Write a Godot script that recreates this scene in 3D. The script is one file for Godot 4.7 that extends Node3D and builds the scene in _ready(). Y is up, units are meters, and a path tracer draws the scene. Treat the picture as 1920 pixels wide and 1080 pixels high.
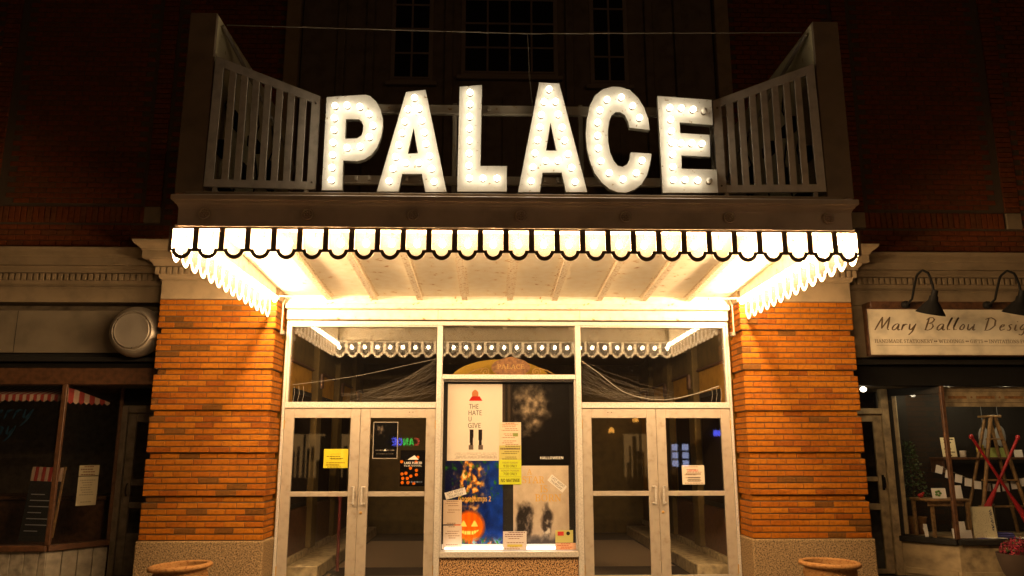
extends Node3D
# A small-town cinema front at night: lit letters on a canopy, brick pillars, glass doors, shops on both sides.
# x right, y up, z towards the street; the door plane is z = 0, the pavement is y = 0.

const WARM := Color(1.0, 0.635, 0.31)        # linear colour of the filament bulbs
const FRONT_BULB := 0.58
const SIDE_BULB := 0.62
const LETTER_BULB := 0.0125

var M := {}
var used := {}
var rng := RandomNumberGenerator.new()


# ---------------------------------------------------------------- mesh builder
class MB:
	var v := PackedVector3Array()
	var n := PackedVector3Array()
	var uv := PackedVector2Array()

	func tri(a: Vector3, b: Vector3, c: Vector3) -> void:      # counter-clockwise seen from outside
		var m := (b - a).cross(c - a).normalized()
		v.push_back(a); v.push_back(c); v.push_back(b)
		n.push_back(m); n.push_back(m); n.push_back(m)

	func quad(a: Vector3, b: Vector3, c: Vector3, d: Vector3) -> void:
		tri(a, b, c)
		tri(a, c, d)

	func stri(a: Vector3, b: Vector3, c: Vector3, na: Vector3, nb: Vector3, nc: Vector3) -> void:
		v.push_back(a); v.push_back(c); v.push_back(b)
		n.push_back(na); n.push_back(nc); n.push_back(nb)

	func box(a: Vector3, b: Vector3) -> MB:
		var lo := Vector3(minf(a.x, b.x), minf(a.y, b.y), minf(a.z, b.z))
		var hi := Vector3(maxf(a.x, b.x), maxf(a.y, b.y), maxf(a.z, b.z))
		var p := []
		for i in 8:
			p.append(Vector3(hi.x if i & 1 else lo.x, hi.y if i & 2 else lo.y, hi.z if i & 4 else lo.z))
		quad(p[4], p[5], p[7], p[6]); quad(p[1], p[0], p[2], p[3])
		quad(p[5], p[1], p[3], p[7]); quad(p[0], p[4], p[6], p[2])
		quad(p[6], p[7], p[3], p[2]); quad(p[0], p[1], p[5], p[4])
		return self

	func cbox(a: Vector3, b: Vector3, ch := 0.004) -> MB:       # box with every edge chamfered
		var lo := Vector3(minf(a.x, b.x), minf(a.y, b.y), minf(a.z, b.z))
		var hi := Vector3(maxf(a.x, b.x), maxf(a.y, b.y), maxf(a.z, b.z))
		var c := (lo + hi) / 2.0
		var h := (hi - lo) / 2.0
		var k := minf(ch, minf(h.x, minf(h.y, h.z)) * 0.9)
		var q := func(s: Vector3, axis: int) -> Vector3:
			var o := Vector3(h.x - k, h.y - k, h.z - k)
			o[axis] = h[axis]
			return c + s * o
		for axis in 3:
			var a1 := (axis + 1) % 3
			var a2 := (axis + 2) % 3
			for s in [-1.0, 1.0]:
				var r := []
				for t in [[-1, -1], [1, -1], [1, 1], [-1, 1]]:
					var d := Vector3.ZERO
					d[axis] = s; d[a1] = t[0]; d[a2] = t[1]
					r.append(q.call(d, axis))
				if s > 0: quad(r[0], r[1], r[2], r[3])
				else: quad(r[3], r[2], r[1], r[0])
			for s in [-1.0, 1.0]:
				for t in [-1.0, 1.0]:                              # edges that run along this axis
					var d0 := Vector3.ZERO
					d0[axis] = -1.0; d0[a1] = s; d0[a2] = t
					var d1 := d0
					d1[axis] = 1.0
					var e := [q.call(d0, a1), q.call(d1, a1), q.call(d1, a2), q.call(d0, a2)]
					if s * t > 0: quad(e[0], e[3], e[2], e[1])
					else: quad(e[0], e[1], e[2], e[3])
		for i in 8:
			var s := Vector3(1 if i & 1 else -1, 1 if i & 2 else -1, 1 if i & 4 else -1)
			if s.x * s.y * s.z > 0: tri(q.call(s, 0), q.call(s, 1), q.call(s, 2))
			else: tri(q.call(s, 0), q.call(s, 2), q.call(s, 1))
		return self

	func grid(rows: Array, closed := false) -> MB:              # rows of points, smooth
		var nr := rows.size()
		var nc: int = rows[0].size()
		var nn := []
		for i in nr:
			var line := []
			for j in nc:
				var a: Vector3 = rows[maxi(i - 1, 0)][j]
				var b: Vector3 = rows[mini(i + 1, nr - 1)][j]
				var c: Vector3 = rows[i][(j - 1 + nc) % nc] if closed else rows[i][maxi(j - 1, 0)]
				var d: Vector3 = rows[i][(j + 1) % nc] if closed else rows[i][mini(j + 1, nc - 1)]
				line.append((d - c).cross(b - a).normalized())
			nn.append(line)
		for i in nr - 1:
			for j in (nc if closed else nc - 1):
				var k := (j + 1) % nc
				stri(rows[i][j], rows[i][k], rows[i + 1][k], nn[i][j], nn[i][k], nn[i + 1][k])
				stri(rows[i][j], rows[i + 1][k], rows[i + 1][j], nn[i][j], nn[i + 1][k], nn[i + 1][j])
		return self

	func lathe(profile: Array, seg := 24, at := Vector3.ZERO, basis := Basis.IDENTITY) -> MB:   # (radius, height)
		var rows := []
		for p in profile:
			var row := []
			for j in seg:
				var a := TAU * j / seg
				row.append(at + basis * Vector3(cos(a) * p[0], p[1], -sin(a) * p[0]))
			rows.append(row)
		return grid(rows, true)

	func ball(at: Vector3, r: Vector3, seg := 12, ring := 8) -> MB:
		var rows := []
		for i in ring + 1:
			var t := -PI / 2 + PI * i / ring
			var row := []
			for j in seg:
				var a := TAU * j / seg
				row.append(at + Vector3(cos(a) * cos(t) * r.x, sin(t) * r.y, -sin(a) * cos(t) * r.z))
			rows.append(row)
		return grid(rows, true)

	func tube(path: Array, r: float, seg := 8, r_end := -1.0) -> MB:
		var rows := []
		var side := Vector3.ZERO
		for i in path.size():
			var t: Vector3 = (path[mini(i + 1, path.size() - 1)] - path[maxi(i - 1, 0)]).normalized()
			if side == Vector3.ZERO:
				side = t.cross(Vector3.UP if absf(t.y) < 0.9 else Vector3.RIGHT).normalized()
			side = (side - t * side.dot(t)).normalized()
			var up := side.cross(t)
			var rr := r if r_end < 0 else lerpf(r, r_end, float(i) / (path.size() - 1))
			var row := []
			for j in seg:
				var a := TAU * j / seg
				row.append(path[i] + (side * cos(a) + up * sin(a)) * rr)
			rows.append(row)
		grid(rows, true)
		for e in [0, path.size() - 1]:
			for j in range(1, seg - 1):
				if e == 0: tri(rows[e][0], rows[e][j], rows[e][j + 1])
				else: tri(rows[e][0], rows[e][j + 1], rows[e][j])
		return self

	func extrude(poly: PackedVector2Array, z0: float, z1: float, x := Transform3D.IDENTITY, caps := true, skip := -99.0) -> MB:
		var p := poly
		if Geometry2D.is_polygon_clockwise(p):
			p = p.duplicate()
			p.reverse()
		var f := func(q: Vector2, z: float) -> Vector3: return x * Vector3(q.x, q.y, z)
		if caps:
			var idx := Geometry2D.triangulate_polygon(p)
			for i in range(0, idx.size(), 3):
				var a := p[idx[i]]
				var b := p[idx[i + 1]]
				var c := p[idx[i + 2]]
				if (b - a).cross(c - a) < 0:
					var t := b
					b = c
					c = t
				tri(f.call(a, z1), f.call(b, z1), f.call(c, z1))
				tri(f.call(a, z0), f.call(c, z0), f.call(b, z0))
		for i in p.size():
			var a := p[i]
			var b := p[(i + 1) % p.size()]
			if absf(a.x - skip) < 1e-4 and absf(b.x - skip) < 1e-4:
				continue
			quad(f.call(a, z0), f.call(b, z0), f.call(b, z1), f.call(a, z1))
		return self

	func sheet(w: float, h: float, t: float) -> MB:             # thin board, its print on the +z face
		var a := w / 2
		var b := h / 2
		quad(Vector3(-a, -b, t), Vector3(a, -b, t), Vector3(a, b, t), Vector3(-a, b, t))
		for k in [[0, 1], [1, 0], [1, 1], [0, 1], [0, 0], [1, 0]]:
			uv.push_back(Vector2(k[0], k[1]))
		var start := v.size()
		quad(Vector3(a, -b, 0), Vector3(-a, -b, 0), Vector3(-a, b, 0), Vector3(a, b, 0))
		quad(Vector3(-a, -b, 0), Vector3(-a, -b, t), Vector3(-a, b, t), Vector3(-a, b, 0))
		quad(Vector3(a, -b, t), Vector3(a, -b, 0), Vector3(a, b, 0), Vector3(a, b, t))
		quad(Vector3(-a, b, t), Vector3(a, b, t), Vector3(a, b, 0), Vector3(-a, b, 0))
		quad(Vector3(-a, -b, 0), Vector3(a, -b, 0), Vector3(a, -b, t), Vector3(-a, -b, t))
		for i in v.size() - start:
			uv.push_back(Vector2(0.01, 0.99))
		return self

	func mesh() -> ArrayMesh:
		var arr := []
		arr.resize(Mesh.ARRAY_MAX)
		arr[Mesh.ARRAY_VERTEX] = v
		arr[Mesh.ARRAY_NORMAL] = n
		if uv.size() == v.size():
			arr[Mesh.ARRAY_TEX_UV] = uv
		var m := ArrayMesh.new()
		m.add_surface_from_arrays(Mesh.PRIMITIVE_TRIANGLES, arr)
		return m


# ---------------------------------------------------------------- nodes
func thing(called: String, label: String, category: String, at := Vector3.ZERO, group := "") -> Node3D:
	var o := Node3D.new()
	var k: int = used.get(called, 0)
	used[called] = k + 1
	o.name = called if k == 0 else "%s_%03d" % [called, k]
	add_child(o)
	o.position = at
	o.set_meta("label", label)
	o.set_meta("category", category)
	if group:
		o.set_meta("group", group)
	return o


func part(parent: Node3D, called: String, mesh: Mesh, mat: Material, x := Transform3D.IDENTITY) -> MeshInstance3D:   # x is a world transform
	var o := MeshInstance3D.new()
	o.name = called
	o.mesh = mesh
	o.material_override = mat
	parent.add_child(o, true)
	o.global_transform = x
	return o


func structure(called: String, mesh: Mesh, mat: Material) -> MeshInstance3D:
	var o := part(self, called, mesh, mat)
	o.set_meta("kind", "structure")
	return o


func at(x: float, y: float, z: float, turn := 0.0) -> Transform3D:
	return Transform3D(Basis(Vector3.UP, turn), Vector3(x, y, z))


func box(a: Vector3, b: Vector3, ch := 0.004) -> ArrayMesh:
	return MB.new().cbox(a, b, ch).mesh() if ch > 0 else MB.new().box(a, b).mesh()


func lamp(parent: Node3D, p: Vector3, energy: float, color: Color, size := 0.025) -> void:
	var l := OmniLight3D.new()
	l.name = "bulb_light"
	parent.add_child(l, true)
	l.global_position = p
	l.light_energy = energy
	l.light_color = color.linear_to_srgb()
	l.light_size = size
	l.omni_range = 30.0
	l.omni_attenuation = 2.0
	l.shadow_enabled = true


# ---------------------------------------------------------------- materials
func noise(freq: float, seed_: int, stops: Array, kind := FastNoiseLite.TYPE_SIMPLEX_SMOOTH, octaves := 4, size := 512) -> NoiseTexture2D:
	var f := FastNoiseLite.new()
	f.noise_type = kind
	f.frequency = freq
	f.seed = seed_
	f.fractal_octaves = octaves
	var t := NoiseTexture2D.new()
	t.width = size
	t.height = size
	t.seamless = true
	t.noise = f
	var g := Gradient.new()
	g.offsets = PackedFloat32Array(stops.map(func(s): return s[0]))
	g.colors = PackedColorArray(stops.map(func(s): return s[1]))
	t.color_ramp = g
	return t


func gray(x: float) -> Color:
	return Color(x, x, x)


func mat(called: String, r: float, g: float, b: float, rough := 0.8, o := {}) -> StandardMaterial3D:
	var m := StandardMaterial3D.new()
	m.resource_name = called
	m.albedo_color = Color(r, g, b).linear_to_srgb()
	m.roughness = rough
	m.metallic = o.get("metal", 0.0)
	if o.has("tex"):
		m.albedo_texture = o.tex
	if o.has("bump"):
		m.heightmap_enabled = true
		m.heightmap_texture = o.bump
		m.heightmap_scale = o.get("relief", 0.3)
	if o.has("rtex"):
		m.roughness_texture = o.rtex
	if o.has("tex") or o.has("bump") or o.has("rtex"):
		m.uv1_triplanar = true
		m.uv1_world_triplanar = true
		m.uv1_scale = Vector3.ONE * o.get("scale", 1.0)
	if o.has("emit"):
		m.emission_enabled = true
		m.emission = (o.emit as Color).linear_to_srgb()
		m.emission_energy_multiplier = o.get("power", 1.0)
	if o.has("spec"):
		m.metallic_specular = o.spec
	M[called] = m
	return m


func glass(called: String, alpha: float, coat := 0.0, tint := Color(0.9, 0.9, 0.9)) -> void:
	var m := StandardMaterial3D.new()
	m.resource_name = called
	m.transparency = BaseMaterial3D.TRANSPARENCY_ALPHA
	m.albedo_color = Color(tint.r, tint.g, tint.b, alpha)
	m.roughness = 0.02
	m.metallic_specular = 0.6
	m.metallic = coat
	M[called] = m


func picture(called: String, im: Image, rough := 0.4) -> StandardMaterial3D:
	var m := StandardMaterial3D.new()
	m.resource_name = called
	m.albedo_texture = ImageTexture.create_from_image(im)
	m.roughness = rough
	m.metallic_specular = 0.2
	M[called] = m
	return m


func make_materials() -> void:
	var grain := noise(0.05, 3, [[0.0, gray(0.80)], [0.5, gray(0.94)], [1.0, gray(1.0)]])
	var coarse := noise(0.012, 9, [[0.0, gray(0.78)], [0.45, gray(0.93)], [1.0, gray(1.0)]], FastNoiseLite.TYPE_SIMPLEX_SMOOTH, 5)
	var soft := noise(0.008, 41, [[0.0, gray(0.86)], [0.5, gray(0.96)], [1.0, gray(1.0)]], FastNoiseLite.TYPE_SIMPLEX_SMOOTH, 4)
	var pits := noise(0.09, 5, [[0.0, gray(0.0)], [1.0, gray(1.0)]])
	var rusty := noise(0.016, 21, [[0.0, Color(0.62, 0.42, 0.24)], [0.12, Color(0.82, 0.68, 0.50)], [0.19, Color(0.96, 0.94, 0.90)], [1.0, gray(1.0)]], FastNoiseLite.TYPE_SIMPLEX_SMOOTH, 6)
	var flaking := noise(0.03, 61, [[0.0, Color(0.40, 0.22, 0.10)], [0.20, Color(0.66, 0.45, 0.26)], [0.30, Color(0.92, 0.86, 0.76)], [0.45, gray(0.98)], [1.0, gray(1.0)]], FastNoiseLite.TYPE_SIMPLEX_SMOOTH, 6)
	var grime := noise(0.03, 33, [[0.0, Color(0.45, 0.34, 0.24)], [0.10, Color(0.82, 0.75, 0.66)], [0.17, gray(0.97)], [1.0, gray(1.0)]], FastNoiseLite.TYPE_SIMPLEX_SMOOTH, 6)
	var speck := noise(0.11, 14, [[0.0, Color(0.16, 0.11, 0.08)], [0.34, Color(0.30, 0.22, 0.16)], [0.46, Color(0.66, 0.56, 0.44)], [0.66, Color(0.80, 0.70, 0.58)], [1.0, Color(0.90, 0.82, 0.70)]], FastNoiseLite.TYPE_SIMPLEX_SMOOTH, 3)
	var stone := noise(0.14, 15, [[0.0, gray(0.35)], [0.4, gray(0.75)], [0.6, gray(0.95)], [1.0, gray(1.0)]], FastNoiseLite.TYPE_SIMPLEX_SMOOTH, 4)
	var smudge := noise(0.02, 52, [[0.0, Color(0.86, 0.83, 0.79)], [0.3, gray(0.95)], [0.5, gray(0.98)], [1.0, gray(1.0)]], FastNoiseLite.TYPE_SIMPLEX_SMOOTH, 6)
	var wood := noise(0.02, 8, [[0.0, gray(0.6)], [0.5, gray(0.85)], [1.0, gray(1.0)]], FastNoiseLite.TYPE_PERLIN, 5)
	var brushed := noise(0.03, 18, [[0.0, gray(0.42)], [1.0, gray(0.62)]])
	# bricks, a few tones of one clay
	var tones := [[0.35, 0.108, 0.006], [0.32, 0.092, 0.006], [0.38, 0.126, 0.008], [0.26, 0.070, 0.006], [0.16, 0.062, 0.010]]
	for i in tones.size():
		mat("brick_%d" % i, tones[i][0], tones[i][1], tones[i][2], 0.85, {"tex": coarse, "bump": pits, "relief": 0.3, "scale": 2.2 + 0.3 * i, "spec": 0.25})
	mat("old_brick", 0.22, 0.060, 0.018, 0.9, {"spec": 0.15, "tex": coarse, "bump": pits, "relief": 0.25, "scale": 2.0})
	mat("old_brick_brown", 0.18, 0.062, 0.022, 0.9, {"spec": 0.15, "tex": coarse, "bump": pits, "relief": 0.25, "scale": 2.0})
	mat("mortar", 0.11, 0.072, 0.04, 0.95, {"tex": grain, "bump": pits, "relief": 0.3, "scale": 4.0})
	mat("concrete", 0.33, 0.225, 0.12, 0.92, {"tex": stone, "bump": pits, "relief": 0.5, "scale": 0.6, "spec": 0.25})
	mat("stone_trim", 0.29, 0.21, 0.12, 0.8, {"tex": soft, "scale": 0.8})
	mat("soffit_paint", 0.88, 0.84, 0.74, 0.55, {"tex": rusty, "scale": 0.7})
	mat("beam_paint", 0.80, 0.72, 0.58, 0.5, {"tex": flaking, "scale": 1.4})
	mat("band_paint", 0.86, 0.83, 0.74, 0.5, {"tex": rusty, "scale": 0.9})
	mat("fascia_paint", 0.66, 0.53, 0.40, 0.45, {"tex": soft, "scale": 0.6})
	mat("valance_brown", 0.17, 0.105, 0.062, 0.55, {"tex": grain, "scale": 3.0})
	mat("valance_cream", 0.82, 0.79, 0.70, 0.5, {"tex": rusty, "scale": 1.3})
	mat("letter_paint", 0.80, 0.76, 0.66, 0.5, {"tex": grime, "scale": 0.9})
	mat("letter_edge", 0.10, 0.085, 0.06, 0.6)
	mat("wing_metal", 0.24, 0.17, 0.105, 0.45, {"tex": soft, "scale": 0.7, "metal": 0.1})
	mat("wing_inner", 0.62, 0.52, 0.30, 0.6, {"tex": grime, "scale": 0.6})
	mat("rail_metal", 0.52, 0.45, 0.36, 0.42, {"tex": soft, "scale": 1.5, "metal": 0.3})
	mat("steel_bar", 0.36, 0.31, 0.24, 0.5, {"tex": rusty, "scale": 1.0, "metal": 0.2})
	mat("aluminium", 0.64, 0.60, 0.55, 0.38, {"tex": grain, "scale": 1.5, "metal": 0.25})
	mat("aluminium_door", 0.44, 0.38, 0.31, 0.40, {"tex": smudge, "scale": 0.7, "metal": 0.3})
	mat("brushed_steel", 0.54, 0.47, 0.38, 0.34, {"rtex": brushed, "scale": 3.0, "metal": 0.92})
	M.brushed_steel.roughness = 1.0
	mat("dark_metal", 0.022, 0.02, 0.018, 0.45, {"spec": 0.2})
	mat("black_paint", 0.012, 0.011, 0.010, 0.5, {"spec": 0.2})
	mat("rubber", 0.015, 0.013, 0.012, 0.85, {"spec": 0.2})
	mat("granite", 0.80, 0.68, 0.54, 0.4, {"tex": speck, "scale": 0.75, "spec": 0.3})
	mat("ochre_wall", 0.46, 0.24, 0.022, 0.75, {"tex": coarse, "scale": 0.7})
	mat("olive_wall", 0.13, 0.085, 0.018, 0.75, {"tex": coarse, "scale": 0.7})
	mat("lobby_ceiling", 0.11, 0.08, 0.035, 0.85)
	mat("lobby_floor", 0.045, 0.028, 0.018, 0.75, {"tex": grain, "scale": 2.0})
	mat("floor_rib", 0.22, 0.15, 0.085, 0.6)
	mat("lobby_mat", 0.025, 0.016, 0.012, 0.95, {"spec": 0.2})
	mat("cream_wood", 0.55, 0.44, 0.25, 0.6, {"tex": wood, "scale": 1.0})
	mat("brown_wood", 0.13, 0.055, 0.022, 0.5, {"tex": wood, "scale": 1.5})
	mat("sign_wood", 0.40, 0.17, 0.045, 0.5, {"tex": wood, "scale": 2.0})
	mat("gold_paint", 0.50, 0.30, 0.085, 0.4, {"metal": 0.5})
	mat("yellow_wall", 0.42, 0.25, 0.010, 0.7)
	mat("web_thread", 0.26, 0.22, 0.17, 0.9)
	mat("web_rope", 0.50, 0.45, 0.37, 0.9)
	mat("paper", 0.78, 0.75, 0.70, 0.7)
	mat("ink", 0.012, 0.011, 0.01, 0.6, {"spec": 0.2})
	mat("red_ink", 0.55, 0.03, 0.02, 0.6)
	mat("gold_ink", 0.62, 0.36, 0.05, 0.6)
	mat("brown_ink", 0.16, 0.10, 0.05, 0.6)
	mat("white_ink", 0.8, 0.78, 0.74, 0.6)
	mat("blue_ink", 0.003, 0.02, 0.04, 0.5)
	mat("shop_cream", 0.50, 0.38, 0.21, 0.6, {"tex": wood, "scale": 0.8})
	mat("shop_plank", 0.42, 0.36, 0.27, 0.65, {"tex": wood, "scale": 0.9})
	mat("shop_sign_metal", 0.27, 0.215, 0.145, 0.4, {"tex": soft, "scale": 0.5, "metal": 0.2})
	mat("sign_cream", 0.78, 0.67, 0.48, 0.6, {"tex": soft, "scale": 0.8})
	mat("door_brown", 0.16, 0.12, 0.075, 0.55, {"tex": wood, "scale": 1.0})
	mat("fabric_red", 0.24, 0.022, 0.015, 0.9)
	mat("fabric_white", 0.36, 0.25, 0.18, 0.9)
	mat("chalkboard", 0.02, 0.02, 0.02, 0.8, {"spec": 0.2})
	mat("clay", 0.30, 0.155, 0.055, 0.8, {"tex": flaking, "bump": pits, "relief": 0.8, "scale": 1.6, "spec": 0.3})
	mat("soil", 0.035, 0.024, 0.016, 0.95, {"tex": stone, "bump": pits, "relief": 1.2, "scale": 3.0})
	mat("dead_leaf", 0.16, 0.085, 0.03, 0.8)
	mat("post_red", 0.09, 0.006, 0.005, 0.6)
	mat("red_paint", 0.30, 0.010, 0.014, 0.3)
	mat("ladder_wood", 0.30, 0.17, 0.06, 0.6, {"tex": wood, "scale": 2.0})
	mat("green_leaf", 0.035, 0.07, 0.018, 0.6)
	mat("fresh_leaf", 0.10, 0.24, 0.03, 0.6)
	mat("petal", 0.22, 0.012, 0.028, 0.7)
	mat("basket", 0.05, 0.03, 0.018, 0.9)
	mat("grey_cloth", 0.22, 0.22, 0.22, 0.9)
	mat("blue_cloth", 0.05, 0.05, 0.22, 0.9)
	mat("yellow_card", 0.62, 0.52, 0.07, 0.7)
	mat("green_card", 0.25, 0.30, 0.07, 0.7)
	mat("mug", 0.6, 0.55, 0.48, 0.3)
	mat("pavement", 0.16, 0.135, 0.105, 0.9, {"tex": stone, "bump": pits, "relief": 0.4, "scale": 0.7})
	mat("asphalt", 0.09, 0.085, 0.08, 0.9, {"tex": stone, "bump": pits, "relief": 0.6, "scale": 1.0})
	mat("street_brick", 0.12, 0.06, 0.04, 0.9, {"tex": coarse, "scale": 0.6})
	mat("bay_paint", 0.17, 0.125, 0.085, 0.7, {"tex": coarse, "scale": 0.6})
	mat("sash_paint", 0.22, 0.17, 0.125, 0.6)
	mat("bulb_glass_off", 0.75, 0.70, 0.60, 0.15)
	mat("socket", 0.14, 0.11, 0.075, 0.5, {"metal": 0.4})
	mat("canopy_bulb", 0.9, 0.85, 0.7, 0.3, {"emit": Color(1.0, 0.78, 0.50), "power": 34.0})
	mat("letter_bulb", 0.9, 0.85, 0.7, 0.3, {"emit": Color(1.0, 0.88, 0.68), "power": 8.0})
	mat("case_tube", 0.9, 0.9, 0.9, 0.4, {"emit": Color(1.0, 0.95, 0.85), "power": 4.0})
	mat("small_bulb", 0.9, 0.9, 0.9, 0.4, {"emit": Color(1.0, 0.86, 0.6), "power": 9.0})
	mat("street_bulb", 0.9, 0.9, 0.9, 0.4, {"emit": Color(1.0, 0.66, 0.32), "power": 30.0})
	mat("lime_paper", 0.60, 0.66, 0.02, 0.7)
	mat("pale_lime", 0.55, 0.52, 0.16, 0.7)
	mat("yellow_paper", 0.68, 0.62, 0.10, 0.7)
	mat("pink_paper", 0.70, 0.40, 0.26, 0.7)
	glass("clear_glass", 0.001)
	glass("shop_glass", 0.003)
	var frost := StandardMaterial3D.new()                        # dusty glass of the valance, which scatters a little of the bulb behind it
	frost.resource_name = "valance_glass"
	frost.transparency = BaseMaterial3D.TRANSPARENCY_ALPHA
	frost.albedo_color = Color(0.93, 0.91, 0.86, 0.07)
	frost.roughness = 0.6
	frost.backlight_enabled = true
	frost.backlight = Color(0.95, 0.93, 0.88)
	M["valance_glass"] = frost


# ---------------------------------------------------------------- lettering
func words(parent: Node3D, called: String, text: String, c: Vector3, w: float, h: float, m: Material, bold := false, serif := false, turn := 0.0, depth := 0.001, yturn := 0.0) -> MeshInstance3D:
	var f := SystemFont.new()
	f.font_names = PackedStringArray(["Droid Serif" if serif else "Droid Sans"])
	f.font_weight = 700 if bold else 400
	var t := TextMesh.new()
	t.text = text
	t.font = f
	t.font_size = 48
	t.pixel_size = 0.01
	t.depth = 0.02
	t.curve_step = 2.0
	var a := t.get_aabb()
	var s := Vector3(w / maxf(a.size.x, 0.001), h / maxf(a.size.y, 0.001), depth / 0.02)
	var x := Transform3D(Basis(Vector3.UP, yturn) * Basis(Vector3.BACK, turn) * Basis.from_scale(s), Vector3.ZERO)
	x.origin = c - x.basis * a.get_center()
	return part(parent, called, t, m, x)


var GLYPH := {
	"M": [0.95, [[0, 0, 0.28, 1], [0.28, 1, 0.40, 0.12], [0.40, 0.12, 0.74, 1], [0.74, 1, 0.76, 0.08, 0.88, 0.02]]],
	"a": [0.55, [[0.42, 0.45, 0.25, 0.5, 0.08, 0.3, 0.05, 0.1, 0.15, 0, 0.3, 0.1, 0.42, 0.45], [0.42, 0.45, 0.4, 0.1, 0.48, 0, 0.56, 0.08]]],
	"r": [0.38, [[0.08, 0.46, 0.05, 0], [0.06, 0.25, 0.2, 0.46, 0.34, 0.44]]],
	"y": [0.50, [[0.05, 0.48, 0.08, 0.1, 0.2, 0.02, 0.38, 0.4], [0.42, 0.5, 0.3, -0.1, 0.12, -0.36]]],
	"B": [0.66, [[0.06, 0, 0.14, 0.95], [0.0, 0.8, 0.2, 1, 0.45, 0.95, 0.5, 0.75, 0.35, 0.56, 0.2, 0.52, 0.45, 0.48, 0.52, 0.2, 0.3, 0.0, 0.0, 0.04]]],
	"l": [0.34, [[0.05, 0.3, 0.22, 0.95, 0.28, 1.0, 0.2, 0.85, 0.07, 0.2, 0.14, 0, 0.28, 0.08]]],
	"o": [0.46, [[0.22, 0.48, 0.06, 0.22, 0.12, 0.02, 0.3, 0.1, 0.35, 0.38, 0.22, 0.48]]],
	"u": [0.56, [[0.05, 0.48, 0.05, 0.1, 0.15, 0, 0.36, 0.32], [0.42, 0.48, 0.38, 0.1, 0.44, 0, 0.54, 0.08]]],
	"D": [0.86, [[0.15, 0.95, 0.08, 0], [-0.06, 0.84, 0.25, 1, 0.6, 0.82, 0.62, 0.35, 0.3, 0, 0.0, 0.02]]],
	"e": [0.44, [[0.05, 0.22, 0.28, 0.32, 0.28, 0.48, 0.12, 0.42, 0.04, 0.15, 0.15, 0, 0.38, 0.12]]],
	"s": [0.40, [[0.3, 0.42, 0.2, 0.48, 0.1, 0.38, 0.25, 0.15, 0.18, 0, 0.02, 0.05]]],
	"i": [0.26, [[0.08, 0.46, 0.05, 0.08, 0.12, 0, 0.22, 0.07], [0.12, 0.66, 0.135, 0.70]]],
	"g": [0.52, [[0.4, 0.45, 0.2, 0.48, 0.05, 0.2, 0.12, 0.03, 0.3, 0.12, 0.4, 0.45], [0.4, 0.45, 0.34, -0.2, 0.2, -0.36, 0.04, -0.26]]],
	"n": [0.48, [[0.06, 0.46, 0.04, 0], [0.05, 0.25, 0.2, 0.46, 0.32, 0.4, 0.3, 0.08, 0.4, 0.02]]],
	"c": [0.42, [[0.3, 0.42, 0.18, 0.48, 0.05, 0.25, 0.1, 0.02, 0.34, 0.1]]], " ": [0.42, []],
}


func script_words(parent: Node3D, text: String, origin: Vector3, size: float, pen: float, stretch: float, m: Material) -> void:    # brush lettering, one ribbon of ink for each letter
	var x := 0.0
	for ch in text:
		var g: Array = GLYPH.get(ch, [0.4, []])
		var b := MB.new()
		for s in g[1]:
			var c := Curve2D.new()
			var k := int(s.size() / 2.0)
			for i in k:
				var p := Vector2(s[i * 2], s[i * 2 + 1])
				var q0 := Vector2(s[maxi(i - 1, 0) * 2], s[maxi(i - 1, 0) * 2 + 1])
				var q1 := Vector2(s[mini(i + 1, k - 1) * 2], s[mini(i + 1, k - 1) * 2 + 1])
				c.add_point(p, -(q1 - q0) / 6.0, (q1 - q0) / 6.0)
			var last := PackedVector3Array()
			var steps := 10
			for i in steps + 1:
				var d := c.get_baked_length() * i / steps
				var p := c.sample_baked(d)
				var p2 := c.sample_baked(minf(d + 0.02, c.get_baked_length()))
				var dir := (p2 - c.sample_baked(maxf(d - 0.02, 0.0))).normalized()
				var wide := pen * (0.55 + 0.6 * absf(dir.y)) * (0.6 + 0.4 * sin(PI * clampf(float(i) / steps, 0.06, 0.94)))
				var nrm := Vector2(-dir.y, dir.x) * wide
				var e := PackedVector3Array()
				for z in [1.0, -1.0]:
					var r: Vector2 = p * size + nrm * z
					e.push_back(origin + Vector3((x * size + r.x + 0.28 * r.y) * stretch, r.y, 0))
				if i > 0:
					b.quad(last[0], last[1], e[1], e[0])
				last = e
		if b.v.size():
			part(parent, "script_letter", b.mesh(), m)
		x += g[0] + 0.06


# ---------------------------------------------------------------- bricks
var brick_cache := {}


func brick_mesh(l: float, h: float, d: float) -> ArrayMesh:      # front face at z = 0, chamfered arrises
	var key := "%.3f %.3f %.3f" % [l, h, d]
	if not brick_cache.has(key):
		brick_cache[key] = add_brick(MB.new(), Vector3.ZERO, l, h, d, Basis.IDENTITY).mesh()
	return brick_cache[key]


func add_brick(b: MB, c: Vector3, l: float, h: float, d: float, turn: Basis) -> MB:
	var k := 0.004
	var f := []
	var e := []
	var r := []
	for s in [[-1, -1], [1, -1], [1, 1], [-1, 1]]:
		f.append(c + turn * Vector3(s[0] * (l / 2 - k), s[1] * (h / 2 - k), 0))
		e.append(c + turn * Vector3(s[0] * l / 2, s[1] * h / 2, -k))
		r.append(c + turn * Vector3(s[0] * l / 2, s[1] * h / 2, -d))
	b.quad(f[0], f[1], f[2], f[3])
	for i in 4:
		var j := (i + 1) % 4
		b.quad(e[i], e[j], f[j], f[i])
		b.quad(r[i], r[j], e[j], e[i])
	return b


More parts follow.
